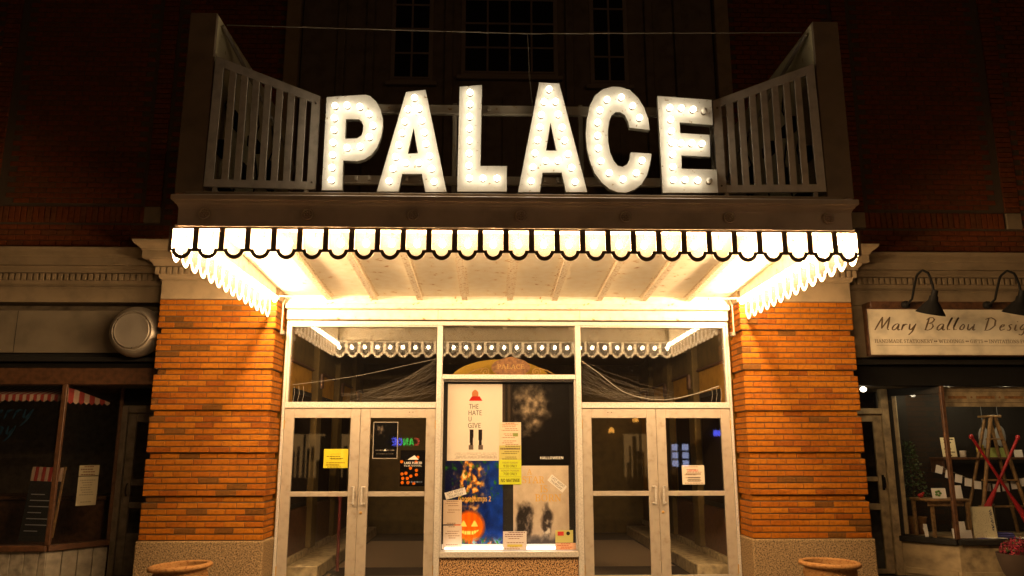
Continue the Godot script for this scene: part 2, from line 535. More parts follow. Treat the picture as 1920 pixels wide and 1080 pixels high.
func pillar(side: float, label: String) -> void:
	var t := thing("brick_pillar", label, "pillar", Vector3(side * 3.645, 0, 0.24), "brick pillars beside the entrance")
	var y0 := 0.565
	var pitch := 0.0723
	var bh := 0.0585
	var joint := 0.0065
	var xi := 2.92
	var xo := 4.366
	part(t, "mortar_core", MB.new().box(Vector3(side * (xi + 0.048), y0, 0.0), Vector3(side * (xo - 0.048), y0 + pitch * 40, 0.432)).mesh(), M.mortar)
	part(t, "mortar_bed", MB.new().box(Vector3(side * (xi + 0.007), y0 + 0.001, 0.0), Vector3(side * (xo - 0.007), y0 + 0.002, 0.473)).mesh(), M.mortar)
	var rest := MB.new()
	var beds := MB.new()
	var count := 0
	for k in 40:
		var top := 39 - k
		var inset := 0.033 if top >= 5 and (top - 5) % 7 == 0 else 0.0
		var y := y0 + pitch * (k + 0.5)
		var a := xi + inset
		var b := xo - inset
		var zf := 0.48 - inset
		beds.box(Vector3(side * (a + 0.011), y - pitch / 2 + 0.0005, 0.0), Vector3(side * (b - 0.011), y + pitch / 2 - 0.0005, zf - 0.011))
		var x := a
		var odd := k % 2 == 1
		var first := true
		while x < b - 0.02:
			var l := (0.105 if first and odd else 0.222) + (rng.randf_range(-0.016, 0.016) if not first else 0.0)
			if b - x - l < 0.06:
				l = b - x
			if l > 0.29:
				l = l / 2.0
			l = snappedf(l, 0.01) if x + l < b - 0.001 else b - x
			var deep := 0.1 if not (first and odd) else 0.2
			var pick := rng.randf()
			var tone := 0 if pick < 0.38 else (1 if pick < 0.64 else (2 if pick < 0.82 else (3 if pick < 0.91 else 4)))
			var cx := side * (x + l / 2)
			var jig := rng.randf_range(-0.0015, 0.0015)
			if count < 300:
				part(t, "brick", brick_mesh(snappedf(l, 0.002), bh, deep), M["brick_%d" % tone], Transform3D(Basis(Vector3.BACK, rng.randf_range(-0.004, 0.004)), Vector3(cx, y, zf + jig)))
				count += 1
			else:
				add_brick(rest, Vector3(cx, y, zf + jig), l, bh, deep, Basis.IDENTITY)
			x += l + joint
			first = false
		# bricks of the two returns
		for face in [[a, -1.0], [b, 1.0]]:
			var z := zf - (0.1 if not odd else 0.2) - joint
			while z > 0.03:
				var l := minf(0.2, z)
				add_brick(rest, Vector3(side * (face[0] - face[1] * 0.0), y, z - l / 2), l, bh, 0.08, Basis(Vector3.UP, side * face[1] * PI / 2))
				z -= l + joint
	part(t, "mortar_joint", beds.mesh(), M.mortar)
	part(t, "return_brickwork", rest.mesh(), M.brick_0).set_meta("kind", "stuff")
	part(t, "base", MB.new().cbox(Vector3(side * (xi - 0.02), 0.0, 0.0), Vector3(side * (xo + 0.025), y0 - 0.003, 0.505), 0.012).mesh(), M.concrete)
	part(t, "frieze_block", MB.new().cbox(Vector3(side * 2.895, y0 + pitch * 40 + 0.003, 0.0), Vector3(side * xo, 3.70, 0.482), 0.004).mesh(), M.stone_trim)
	part(t, "cornice", cornice([Vector3(side * 2.75, 0, 0.482), Vector3(side * xo, 0, 0.482), Vector3(side * xo, 0, 0.0)], side).mesh(), M.stone_trim)
	var x := 2.80
	while x < xo + 0.05:
		part(t, "dentil", box(Vector3(side * x, 3.765, 0.482), Vector3(side * (x + 0.048), 3.855, 0.482 + 0.075), 0.003), M.stone_trim)
		x += 0.0755


const MOULD := [[0.0, 3.70], [0.0, 3.705], [0.012, 3.712], [0.028, 3.725], [0.032, 3.745], [0.034, 3.76], [0.034, 3.862], [0.085, 3.864], [0.088, 3.885], [0.10, 3.90], [0.125, 3.925], [0.13, 3.94], [0.19, 3.942], [0.192, 4.035], [0.205, 4.045], [0.21, 4.06], [0.235, 4.085], [0.265, 4.105], [0.285, 4.13], [0.29, 4.155], [0.0, 4.165]]


func cornice(path: Array, side: float) -> MB:                      # the moulding swept round a corner
	var b := MB.new()
	var rows := []
	for i in path.size():
		var dirs := []
		if i > 0: dirs.append((path[i] - path[i - 1]).normalized())
		if i < path.size() - 1: dirs.append((path[i + 1] - path[i]).normalized())
		var off := Vector3.ZERO
		for d in dirs:
			off += Vector3.UP.cross(d) * side * -1.0
		var row := []
		for p in MOULD:
			row.append(path[i] + off * p[0] + Vector3(0, p[1], 0))
		rows.append(row)
	for i in rows.size() - 1:
		for j in MOULD.size() - 1:
			if side > 0: b.quad(rows[i][j], rows[i + 1][j], rows[i + 1][j + 1], rows[i][j + 1])
			else: b.quad(rows[i + 1][j], rows[i][j], rows[i][j + 1], rows[i + 1][j + 1])
	for e in [0, rows.size() - 1]:
		var poly := PackedVector2Array()
		for p in MOULD:
			poly.push_back(Vector2(p[0], p[1]))
		var idx := Geometry2D.triangulate_polygon(poly)
		for i in range(0, idx.size(), 3):
			b.tri(rows[e][idx[i]], rows[e][idx[i + 1]], rows[e][idx[i + 2]])
	return b


# ---------------------------------------------------------------- canopy
func soffit_y(z: float) -> float:
	return 3.58 + (z - 0.1) * 0.0546


func scallop_shapes() -> Array:                                    # one bay of the valance, split down its middle: [frame half, pane]
	var half := 0.1114
	var frame := PackedVector2Array([Vector2(0, 0.285), Vector2(half, 0.285), Vector2(half, 0.066)])
	for i in 9:
		var a := deg_to_rad(-12.0 - 78.0 * i / 8)
		frame.push_back(Vector2(0.084 * cos(a), 0.083 + 0.084 * sin(a)))
	for i in 9:
		var a := deg_to_rad(-90.0 + 90.0 * i / 8)
		frame.push_back(Vector2(0.0545 * cos(a), 0.088 + 0.0545 * sin(a)))
	frame.push_back(Vector2(0.0875, 0.088))
	frame.push_back(Vector2(0.0875, 0.266))
	frame.push_back(Vector2(0, 0.266))
	var pane := PackedVector2Array([Vector2(0.094, 0.272), Vector2(0.094, 0.082), Vector2(0.059, 0.082)])
	for i in 9:
		var a := deg_to_rad(-180.0 * (i + 0.5) / 9)
		pane.push_back(Vector2(0.0595 * cos(a), 0.083 + 0.06 * sin(a)))
	pane.push_back(Vector2(-0.059, 0.082))
	pane.push_back(Vector2(-0.094, 0.082))
	pane.push_back(Vector2(-0.094, 0.272))
	return [frame, pane]


func canopy() -> void:
	var t := thing("marquee_canopy", "wide cinema canopy with scalloped lit valance and cream ribbed soffit above the doors", "canopy", Vector3(0, 3.2, 1.85))
	# soffit sheets between the ribs, ribs, roof
	var ribs := []
	for i in range(-5, 6):
		ribs.append(0.006 + i * 0.586)
	for i in ribs.size() - 1:
		var x0 := maxf(ribs[i] + 0.002, -2.94)
		var x1 := minf(ribs[i + 1] - 0.002, 2.94)
		var cut := 1.55 + 0.35 * sin(i * 2.4)
		for zz in [[0.1, cut - 0.0015, 0.0], [cut + 0.0015, 3.58, 0.0035 + 0.002 * sin(i * 5.0)]]:
			var b := MB.new()
			var ya: float = soffit_y(zz[0]) - zz[2]
			var yb: float = soffit_y(zz[1]) - zz[2]
			b.quad(Vector3(x0, ya, zz[0]), Vector3(x1, ya, zz[0]), Vector3(x1, yb, zz[1]), Vector3(x0, yb, zz[1]))
			b.quad(Vector3(x0, ya + 0.02, zz[0]), Vector3(x0, yb + 0.02, zz[1]), Vector3(x1, yb + 0.02, zz[1]), Vector3(x1, ya + 0.02, zz[0]))
			b.quad(Vector3(x1, ya, zz[0]), Vector3(x0, ya, zz[0]), Vector3(x0, ya + 0.02, zz[0]), Vector3(x1, ya + 0.02, zz[0]))
			part(t, "soffit_sheet", b.mesh(), M.soffit_paint)
	for x in ribs:
		if absf(x) > 2.9:
			continue
		var r := MB.new()
		for w in [[0.058, 0.0, 0.004], [0.030, 0.004, 0.050], [0.036, 0.050, 0.058]]:
			var p := []
			for z in [0.12, 3.57]:
				for sx in [-1, 1]:
					for d in [w[1], w[2]]:
						p.append(Vector3(x + sx * w[0], soffit_y(z) - d - 0.0005, z))
			r.quad(p[0], p[4], p[5], p[1]); r.quad(p[2], p[3], p[7], p[6])
			r.quad(p[1], p[5], p[7], p[3]); r.quad(p[0], p[1], p[3], p[2]); r.quad(p[4], p[6], p[7], p[5])
		for k in 12:
			for sx in [-0.046, 0.046]:
				var z := 0.25 + 0.28 * k
				r.ball(Vector3(x + sx, soffit_y(z) - 0.005, z), Vector3(0.007, 0.004, 0.007), 6, 3)
		part(t, "soffit_rib", r.mesh(), M.beam_paint)
	part(t, "roof_deck", MB.new().cbox(Vector3(-2.93, 3.795, 0.05), Vector3(2.93, 3.835, 3.56)).mesh(), M.wing_metal)
	# inner upstand that the bulbs hang from
	for s in [[Vector3(-2.92, 3.52, 3.565), Vector3(2.92, 3.79, 3.58)], [Vector3(-2.945, 3.52, 0.5), Vector3(-2.93, 3.79, 3.58)], [Vector3(2.93, 3.52, 0.5), Vector3(2.945, 3.79, 3.58)]]:
		part(t, "inner_upstand", box(s[0], s[1], 0.002), M.band_paint)
	# fascia swept round three sides
	var prof := [[0.012, 3.497], [0.030, 3.497], [0.030, 3.512], [0.016, 3.516], [0.016, 3.655], [0.020, 3.672], [0.030, 3.690], [0.044, 3.704], [0.050, 3.722], [0.066, 3.724], [0.070, 3.730], [0.070, 3.768], [0.062, 3.774], [-0.02, 3.778]]
	var base := [Vector3(-2.935, 0, 0.485), Vector3(-2.935, 0, 3.60), Vector3(2.935, 0, 3.60), Vector3(2.935, 0, 0.485)]
	var outw := [Vector3(-1, 0, 0), Vector3(-1, 0, 1), Vector3(1, 0, 1), Vector3(1, 0, 0)]
	var f := MB.new()
	for i in 3:
		for j in prof.size() - 1:
			var q := []
			for e in [[i, j], [i + 1, j], [i + 1, j + 1], [i, j + 1]]:
				q.append(base[e[0]] + outw[e[0]] * prof[e[1]][0] + Vector3(0, prof[e[1]][1], 0))
			f.quad(q[0], q[1], q[2], q[3])
	part(t, "fascia", f.mesh(), M.fascia_paint)
	for x in [-2.722, -1.836, -0.921, 0.019, 0.939, 1.855, 2.739]:
		var r := MB.new()
		var c := Vector3(x, 3.612, 3.616)
		var turn := Basis(Vector3.RIGHT, PI / 2)
		r.lathe([[0.0001, 0.004], [0.046, 0.004], [0.054, 0.014], [0.052, 0.026], [0.042, 0.027], [0.036, 0.010], [0.0001, 0.008]], 20, c, turn)
		for k in 8:
			var a := TAU * k / 8
			r.ball(c + Vector3(cos(a) * 0.026, sin(a) * 0.026, 0.014), Vector3(0.0110, 0.0110, 0.012), 8, 5)
		r.ball(c + Vector3(0, 0, 0.014), Vector3(0.011, 0.011, 0.010), 8, 5)
		part(t, "rosette", r.mesh(), M.fascia_paint)
	# valance bays
	var sh := scallop_shapes()
	var fr := MB.new()
	var li := MB.new()
	for s in [1.0, -1.0]:
		var x := Transform3D(Basis.from_scale(Vector3(s, 1, 1)), Vector3.ZERO)
		fr.extrude(sh[0], 0.0, 0.010, x, true, 0.0)
		li.extrude(sh[0], -0.006, -0.001, x, true, 0.0)
	var pa := MB.new()
	var tr := Geometry2D.triangulate_polygon(sh[1])
	for i in range(0, tr.size(), 3):
		pa.tri(Vector3(sh[1][tr[i]].x, sh[1][tr[i]].y, 0.004), Vector3(sh[1][tr[i + 1]].x, sh[1][tr[i + 1]].y, 0.004), Vector3(sh[1][tr[i + 2]].x, sh[1][tr[i + 2]].y, 0.004))
	var frm := fr.mesh()
	var lim := li.mesh()
	var pam := pa.mesh()
	var bulb := MB.new().lathe([[0.0005, -0.033], [0.012, -0.031], [0.022, -0.022], [0.027, -0.008], [0.026, 0.006], [0.019, 0.020], [0.012, 0.030], [0.0115, 0.036]], 14).mesh()
	var sock := MB.new().lathe([[0.014, 0.034], [0.015, 0.060], [0.010, 0.062], [0.006, 0.064], [0.006, 0.118]], 10).mesh()
	var short_sock := MB.new().lathe([[0.014, 0.034], [0.015, 0.046], [0.010, 0.048]], 10).mesh()
	var bays := []
	for i in 27:
		bays.append(at(-2.8964 + 0.2228 * i, 3.215, 3.602))
	for i in 14:
		for s in [-1.0, 1.0]:
			bays.append(Transform3D(Basis(Vector3.UP, s * PI / 2), Vector3(s * 3.0, 3.215, 0.60 + 0.2215 * i)))
	for x in bays:
		var p := part(t, "valance_bay", frm, M.valance_brown, x)
		part(p, "liner", lim, M.valance_cream, x)
		part(p, "pane", pam, M.valance_glass, x)
		var at_bulb: Transform3D = x * Transform3D(Basis.IDENTITY, Vector3(0, 0.168 if absf(x.origin.x) < 2.95 else 0.222, -0.085))
		part(p, "bulb", bulb, M.canopy_bulb, at_bulb)
		part(p, "socket", sock if absf(x.origin.x) < 2.95 else short_sock, M.socket, at_bulb)
		lamp(p, at_bulb.origin, FRONT_BULB if absf(x.origin.x) < 2.95 else SIDE_BULB, WARM)
	for s in [-1.0, 1.0]:
		part(t, "corner_post", box(Vector3(s * 3.0, 3.275, 3.592), Vector3(s * 3.014, 3.50, 3.614), 0.003), M.valance_brown)
	# lamp rails over the bulbs
	part(t, "lamp_rail", box(Vector3(-2.99, 3.485, 3.495), Vector3(2.99, 3.498, 3.600), 0.003), M.valance_cream)
	for s in [-1.0, 1.0]:
		part(t, "lamp_rail", box(Vector3(s * 2.895, 3.4855, 0.49), Vector3(s * 2.999, 3.4985, 3.492), 0.003), M.valance_cream)
	# stepped bands over the transoms
	for b in [["band", -2.90, 2.90, 3.475, 3.592, 0.13], ["band", -2.90, 2.90, 3.408, 3.473, 0.165], ["band", -2.90, 2.90, 3.278, 3.406, 0.075]]:
		part(t, b[0], box(Vector3(b[1], b[3], -0.06), Vector3(b[2], b[4], b[5]), 0.006), M.band_paint)
	for x in [-0.93, 0.93]:
		part(t, "band_seam", box(Vector3(x - 0.002, 3.28, 0.0755), Vector3(x + 0.002, 3.404, 0.0765), 0), M.brown_ink)
	# conduits and small floodlights where the canopy meets the pillars
	for s in [-1.0, 1.0]:
		var c := part(t, "conduit", MB.new().tube([Vector3(s * 2.80, 3.55, 0.20), Vector3(s * 2.87, 3.53, 0.24), Vector3(s * 2.90, 3.46, 0.25), Vector3(s * 2.902, 3.25, 0.25), Vector3(s * 2.902, 3.10, 0.25)], 0.011, 8).mesh(), M.steel_bar)
		part(c, "junction_box", box(Vector3(s * 2.858, 3.045, 0.21), Vector3(s * 2.915, 3.10, 0.29), 0.008), M.socket)
		part(t, "bracket", MB.new().tube([Vector3(s * 2.93, 3.50, 0.52), Vector3(s * 2.72, 3.515, 0.36)], 0.009, 8).mesh(), M.band_paint)


const LETTERS := [
	["P", [-1.750, 4.768, -1.398, 4.795, -1.356, 4.782, -1.302, 4.733, -1.258, 4.655, -1.234, 4.561, -1.232, 4.484, -1.244, 4.385, -1.276, 4.286, -1.325, 4.215, -1.384, 4.171, -1.454, 4.152, -1.575, 4.158, -1.571, 3.877, -1.753, 3.875],
		[-1.568, 4.555, -1.456, 4.558, -1.424, 4.537, -1.407, 4.493, -1.407, 4.438, -1.423, 4.394, -1.458, 4.368, -1.565, 4.365],
		[-1.662, 4.665, -1.554, 4.672, -1.438, 4.660, -1.352, 4.589, -1.312, 4.478, -1.343, 4.368, -1.421, 4.275, -1.537, 4.263, -1.664, 4.547, -1.661, 4.433, -1.665, 4.312, -1.664, 4.195, -1.664, 4.074, -1.664, 3.957]],
	["A", [-1.029, 4.827, -0.851, 4.852, -0.642, 3.870, -0.832, 3.868, -0.866, 4.037, -1.042, 4.035, -1.071, 3.869, -1.264, 3.867],
		[-0.952, 4.476, -0.906, 4.231, -0.998, 4.226],
		[-0.946, 4.753, -1.003, 4.641, -0.900, 4.648, -1.029, 4.522, -0.874, 4.533, -1.049, 4.410, -0.847, 4.418, -1.074, 4.296, -0.833, 4.309, -1.101, 4.182, -0.797, 4.191, -1.122, 4.069, -0.777, 4.073, -1.152, 3.952, -0.752, 3.950, -1.008, 4.124, -0.894, 4.125]],
	["L", [-0.538, 4.884, -0.333, 4.906, -0.341, 4.116, -0.103, 4.117, -0.103, 3.878, -0.547, 3.873],
		[],
		[-0.441, 4.811, -0.440, 4.697, -0.441, 4.575, -0.443, 4.461, -0.440, 4.344, -0.442, 4.222, -0.443, 4.105, -0.439, 3.987, -0.317, 3.986, -0.191, 3.987]],
	["A", [0.197, 4.937, 0.382, 4.930, 0.621, 3.879, 0.430, 3.877, 0.393, 4.062, 0.221, 4.060, 0.194, 3.875, -0.002, 3.873],
		[0.297, 4.545, 0.349, 4.269, 0.253, 4.268],
		[0.284, 4.852, 0.237, 4.730, 0.342, 4.732, 0.211, 4.601, 0.366, 4.607, 0.197, 4.481, 0.399, 4.480, 0.175, 4.355, 0.421, 4.355, 0.150, 4.229, 0.449, 4.224, 0.130, 4.097, 0.479, 4.095, 0.114, 3.965, 0.509, 3.961, 0.248, 4.158, 0.357, 4.159]],
	["C", [1.217, 4.250, 1.197, 4.144, 1.167, 4.042, 1.115, 3.957, 1.049, 3.906, 0.973, 3.877, 0.898, 3.880, 0.824, 3.909, 0.751, 3.976, 0.693, 4.060, 0.653, 4.172, 0.628, 4.298, 0.620, 4.435, 0.634, 4.586, 0.663, 4.715, 0.709, 4.810, 0.782, 4.876, 0.866, 4.903, 0.948, 4.902, 1.036, 4.873, 1.110, 4.797, 1.162, 4.704, 1.197, 4.593, 1.207, 4.482, 1.024, 4.503, 1.010, 4.568, 0.984, 4.626, 0.941, 4.654, 0.898, 4.654, 0.858, 4.618, 0.835, 4.554, 0.822, 4.461, 0.822, 4.357, 0.838, 4.254, 0.869, 4.175, 0.905, 4.130, 0.948, 4.121, 0.992, 4.148, 1.015, 4.199, 1.026, 4.260],
		[],
		[0.948, 4.781, 0.816, 4.756, 1.051, 4.697, 1.110, 4.582, 0.748, 4.652, 0.724, 4.533, 0.721, 4.404, 0.726, 4.282, 0.746, 4.160, 0.817, 4.047, 0.941, 3.988, 1.063, 4.048, 1.118, 4.168]],
	["E", [1.293, 4.815, 1.794, 4.784, 1.795, 4.538, 1.488, 4.560, 1.487, 4.452, 1.759, 4.438, 1.753, 4.228, 1.490, 4.237, 1.486, 4.106, 1.805, 4.103, 1.807, 3.883, 1.306, 3.878],
		[],
		[1.392, 4.684, 1.499, 4.680, 1.607, 4.669, 1.395, 4.568, 1.397, 4.456, 1.398, 4.344, 1.481, 4.339, 1.579, 4.340, 1.673, 4.335, 1.398, 4.230, 1.397, 4.111, 1.396, 3.987, 1.503, 3.988, 1.616, 3.984, 1.710, 4.656, 1.723, 3.982]],
]


func pts(a: Array) -> PackedVector2Array:
	var p := PackedVector2Array()
	for i in range(0, a.size(), 2):
		p.push_back(Vector2(a[i], a[i + 1]))
	return p


func solid(b: MB, outer: PackedVector2Array, hole: PackedVector2Array, z0: float, z1: float) -> MB:   # a letter with its counter, cut in two through the counter
	if hole.is_empty():
		return b.extrude(outer, z0, z1)
	var c := Vector2.ZERO
	for p in hole: c += p
	c /= hole.size()
	for r in [[c.x - 5.0, c.x], [c.x, c.x + 5.0]]:
		var half := PackedVector2Array([Vector2(r[0], 0), Vector2(r[1], 0), Vector2(r[1], 9), Vector2(r[0], 9)])
		for piece in Geometry2D.intersect_polygons(outer, half):
			for q in Geometry2D.clip_polygons(piece, hole):
				b.extrude(q, z0, z1, Transform3D.IDENTITY, true, c.x)
	return b


func rounded(p: PackedVector2Array) -> PackedVector2Array:        # finer points along the curved runs
	var out := PackedVector2Array()
	for i in p.size():
		var a := p[(i - 1 + p.size()) % p.size()]
		var b := p[i]
		var c := p[(i + 1) % p.size()]
		var turn := absf((b - a).angle_to(c - b))
		if turn < 0.75 and turn > 0.02:
			out.push_back(b.lerp(a, 0.22))
			out.push_back(b)
			out.push_back(b.lerp(c, 0.22))
		else:
			out.push_back(b)
	return out


func letters() -> void:
	var spoken := ["first letter of the lit sign, a bulb-studded white metal P", "bulb-studded white letter A between the P and the L", "bulb-studded white letter L in the lit sign", "tallest lit white letter A, between the L and the C", "rounded white letter C studded with lit bulbs", "last letter of the lit sign, a white E with two dead bulbs"]
	var bulb := MB.new().lathe([[0.0115, 0.0], [0.0125, 0.008], [0.020, 0.020], [0.0265, 0.034], [0.0275, 0.046], [0.022, 0.060], [0.012, 0.068], [0.0005, 0.070]], 14).mesh()
	var sock := MB.new().lathe([[0.024, -0.001], [0.024, 0.004], [0.017, 0.006], [0.015, 0.016], [0.012, 0.017]], 12).mesh()
	var out := Basis(Vector3.RIGHT, PI / 2 - 0.10)
	for i in LETTERS.size():
		var d: Array = LETTERS[i]
		var poly := rounded(pts(d[1]))
		var hole := rounded(pts(d[2])) if d[2].size() > 8 else pts(d[2])
		var c := Vector2.ZERO
		for p in pts(d[1]): c += p
		c /= d[1].size() / 2.0
		var t := thing("sign_letter", spoken[i], "letter", Vector3(c.x, 3.873, 3.47), "bulb letters of the cinema sign")
		part(t, "letter_face", solid(MB.new(), poly, hole, 3.494, 3.50).mesh(), M.letter_paint)
		part(t, "letter_can", solid(MB.new(), poly, hole, 3.435, 3.4935).mesh(), M.letter_edge)
		var b := pts(d[3])
		for k in b.size():
			var dead: bool = d[0] == "E" and k >= b.size() - 2
			var p := Vector3(b[k].x, b[k].y - 0.004, 3.501)
			var o := part(t, "bulb", bulb, M.bulb_glass_off if dead else M.letter_bulb, Transform3D(out, p))
			part(o, "socket", sock, M.socket, Transform3D(out, p))
			if not dead:
				lamp(o, p + Vector3(0, 0.004, 0.044), LETTER_BULB, Color(1.0, 0.80, 0.54))
		for x in [c.x - 0.06, c.x + 0.06]:
			for y in [4.712, 4.02]:
				part(t, "mounting_strap", box(Vector3(x - 0.012, y - 0.02, 3.40), Vector3(x + 0.012, y + 0.02, 3.4345), 0.002), M.steel_bar)
	var f := thing("letter_scaffold", "two steel bars on short posts carrying the lit letters", "scaffold", Vector3(0, 3.835, 3.40))
	for y in [[4.672, 4.752], [3.985, 4.055]]:
		part(f, "steel_bar", box(Vector3(-1.80, y[0], 3.375), Vector3(1.86, y[1], 3.398), 0.004), M.steel_bar)
		part(f, "bar_lip", box(Vector3(-1.80, y[0] - 0.012, 3.36), Vector3(1.86, y[0] - 0.001, 3.41), 0.002), M.steel_bar)
	for x in [-1.72, -0.585, 0.59, 1.83]:
		part(f, "post", box(Vector3(x - 0.02, 3.835, 3.33), Vector3(x + 0.02, 4.78, 3.372), 0.004), M.steel_bar)
	for y in [4.66, 4.02]:
		part(f, "tie_rod", MB.new().tube([Vector3(1.80, y, 3.43), Vector3(2.02, y - 0.01, 3.41)], 0.012, 8).mesh(), M.steel_bar)


func railing(side: float, label: String) -> void:
	var t := thing("railing_panel", label, "railing", Vector3(side * 1.815, 3.835, 3.44), "slatted panels beside the letters")
	var oi := [Vector2(1.818, 3.896), Vector2(1.815, 4.79)]
	var oo := [Vector2(2.795, 3.896), Vector2(2.78, 5.155)]
	var w := 0.078
	var slope: float = (oo[1].y - oi[1].y) / (oo[1].x - oi[1].x)
	var bar := func(p: Array, called: String) -> void:
		var q := PackedVector2Array()
		for v in p: q.push_back(Vector2(v.x * side, v.y))
		part(t, called, MB.new().extrude(q, 3.43, 3.465).mesh(), M.rail_metal)
	bar.call([oi[0], oi[0] + Vector2(w, 0), Vector2(oi[1].x + w, oi[1].y + slope * w), oi[1]], "stile")
	bar.call([oo[0] - Vector2(w, 0), oo[0], oo[1], Vector2(oo[1].x - w, oo[1].y - slope * w)], "stile")
	bar.call([oi[0] + Vector2(w + 0.001, 0), oo[0] - Vector2(w + 0.001, 0), oo[0] + Vector2(-w - 0.001, 0.07), oi[0] + Vector2(w + 0.001, 0.07)], "bottom_rail")
	var a := Vector2(oi[1].x + w + 0.001, oi[1].y + slope * (w + 0.001))
	var b := Vector2(oo[1].x - w - 0.001, oo[1].y - slope * (w + 0.001))
	bar.call([a, b, b - Vector2(0, 0.085), a - Vector2(0, 0.085)], "top_rail")
	for i in 7:
		var x := 1.972 + 0.1075 * i
		var y1: float = oi[1].y + slope * (x - oi[1].x) - 0.07
		part(t, "slat", box(Vector3(-0.031, 0, -0.016), Vector3(0.031, y1 - 3.96, 0.016), 0.002), M.rail_metal, at(side * x, 3.96, 3.446, side * 0.05))
	for y in [3.96, 4.72]:
		part(t, "bolt", MB.new().lathe([[0.0001, 0.008], [0.008, 0.006], [0.010, 0.0]], 8, Vector3(side * 1.855, y, 3.465), Basis(Vector3.RIGHT, PI / 2)).mesh(), M.socket)
	for x in [1.9, 2.7]:
		part(t, "foot", box(Vector3(side * (x - 0.02), 3.835, 3.435), Vector3(side * (x + 0.02), 3.895, 3.46), 0.002), M.steel_bar)
	t.rotation.y = -side * 0.05                                  # the panels splay towards the street


func wing(side: float, label: String) -> void:
	var t := thing("sign_wing", label, "sign box", Vector3(side * 2.925, 3.835, 2.0), "tall boxed signs on the canopy ends")
	part(t, "front_panel", box(Vector3(side * 2.802, 3.838, 3.46), Vector3(side * 3.05, 5.60, 3.50), 0.006), M.wing_metal)
	part(t, "outer_panel", box(Vector3(side * 3.02, 3.838, 0.7), Vector3(side * 3.05, 5.60, 3.459), 0.004), M.wing_metal)
	part(t, "top_cap", box(Vector3(side * 2.822, 5.57, 0.7), Vector3(side * 3.019, 5.595, 3.459), 0.004), M.wing_metal)
	part(t, "inner_panel", box(Vector3(side * 2.802, 3.838, 0.7), Vector3(side * 2.821, 5.595, 3.459), 0.003), M.wing_inner)
	for e in [[3.2, 4.30, 0.16, 0.14], [2.9, 4.72, 0.30, 0.12], [2.3, 4.72, 0.24, 0.12], [2.62, 4.26, 0.14, 0.18], [1.7, 4.5, 0.24, 0.3], [2.95, 3.98, 0.5, 0.07]]:
		part(t, "transformer_box", box(Vector3(side * 2.72, e[1], e[0] - e[2] / 2), Vector3(side * 2.801, e[1] + e[3], e[0] + e[2] / 2), 0.008), M.black_paint)
	for z in [3.1, 2.75, 2.2, 1.6]:
		part(t, "wire_loop", MB.new().tube([Vector3(side * 2.79, 5.30, z), Vector3(side * 2.77, 5.05, z - 0.05), Vector3(side * 2.79, 4.85, z + 0.04), Vector3(side * 2.77, 4.5, z - 0.1), Vector3(side * 2.79, 4.1, z)], 0.009, 6).mesh(), M.black_paint)
	part(t, "brace", MB.new().tube([Vector3(side * 2.78, 5.52, 3.40), Vector3(side * 2.5, 4.9, 2.2), Vector3(side * 2.2, 3.85, 0.9)], 0.018, 8).mesh(), M.steel_bar)


func signs_on_canopy() -> void:
	letters()
	railing(-1.0, "slatted metal panel between the letter P and the tall sign box at its left")
	railing(1.0, "slatted metal panel between the letter E and the tall sign box at its right")
	wing(-1.0, "tall grey sign box on the canopy end above the steel drum sign")
	wing(1.0, "tall grey sign box on the canopy end above the stationery shop")
	var t := thing("support_wire", "thin wire stretched across above the lit letters with a drop wire", "wire", Vector3(0.1, 5.5, 3.3))
	part(t, "span_wire", MB.new().tube([Vector3(-2.78, 5.59, 3.3), Vector3(-1.2, 5.565, 3.3), Vector3(0.10, 5.545, 3.3), Vector3(1.3, 5.568, 3.3), Vector3(2.78, 5.595, 3.3)], 0.0055, 6).mesh(), M.steel_bar)
	part(t, "drop_wire", MB.new().tube([Vector3(0.10, 5.543, 3.3), Vector3(0.115, 5.1, 3.33), Vector3(0.14, 4.76, 3.37)], 0.0045, 6).mesh(), M.steel_bar)


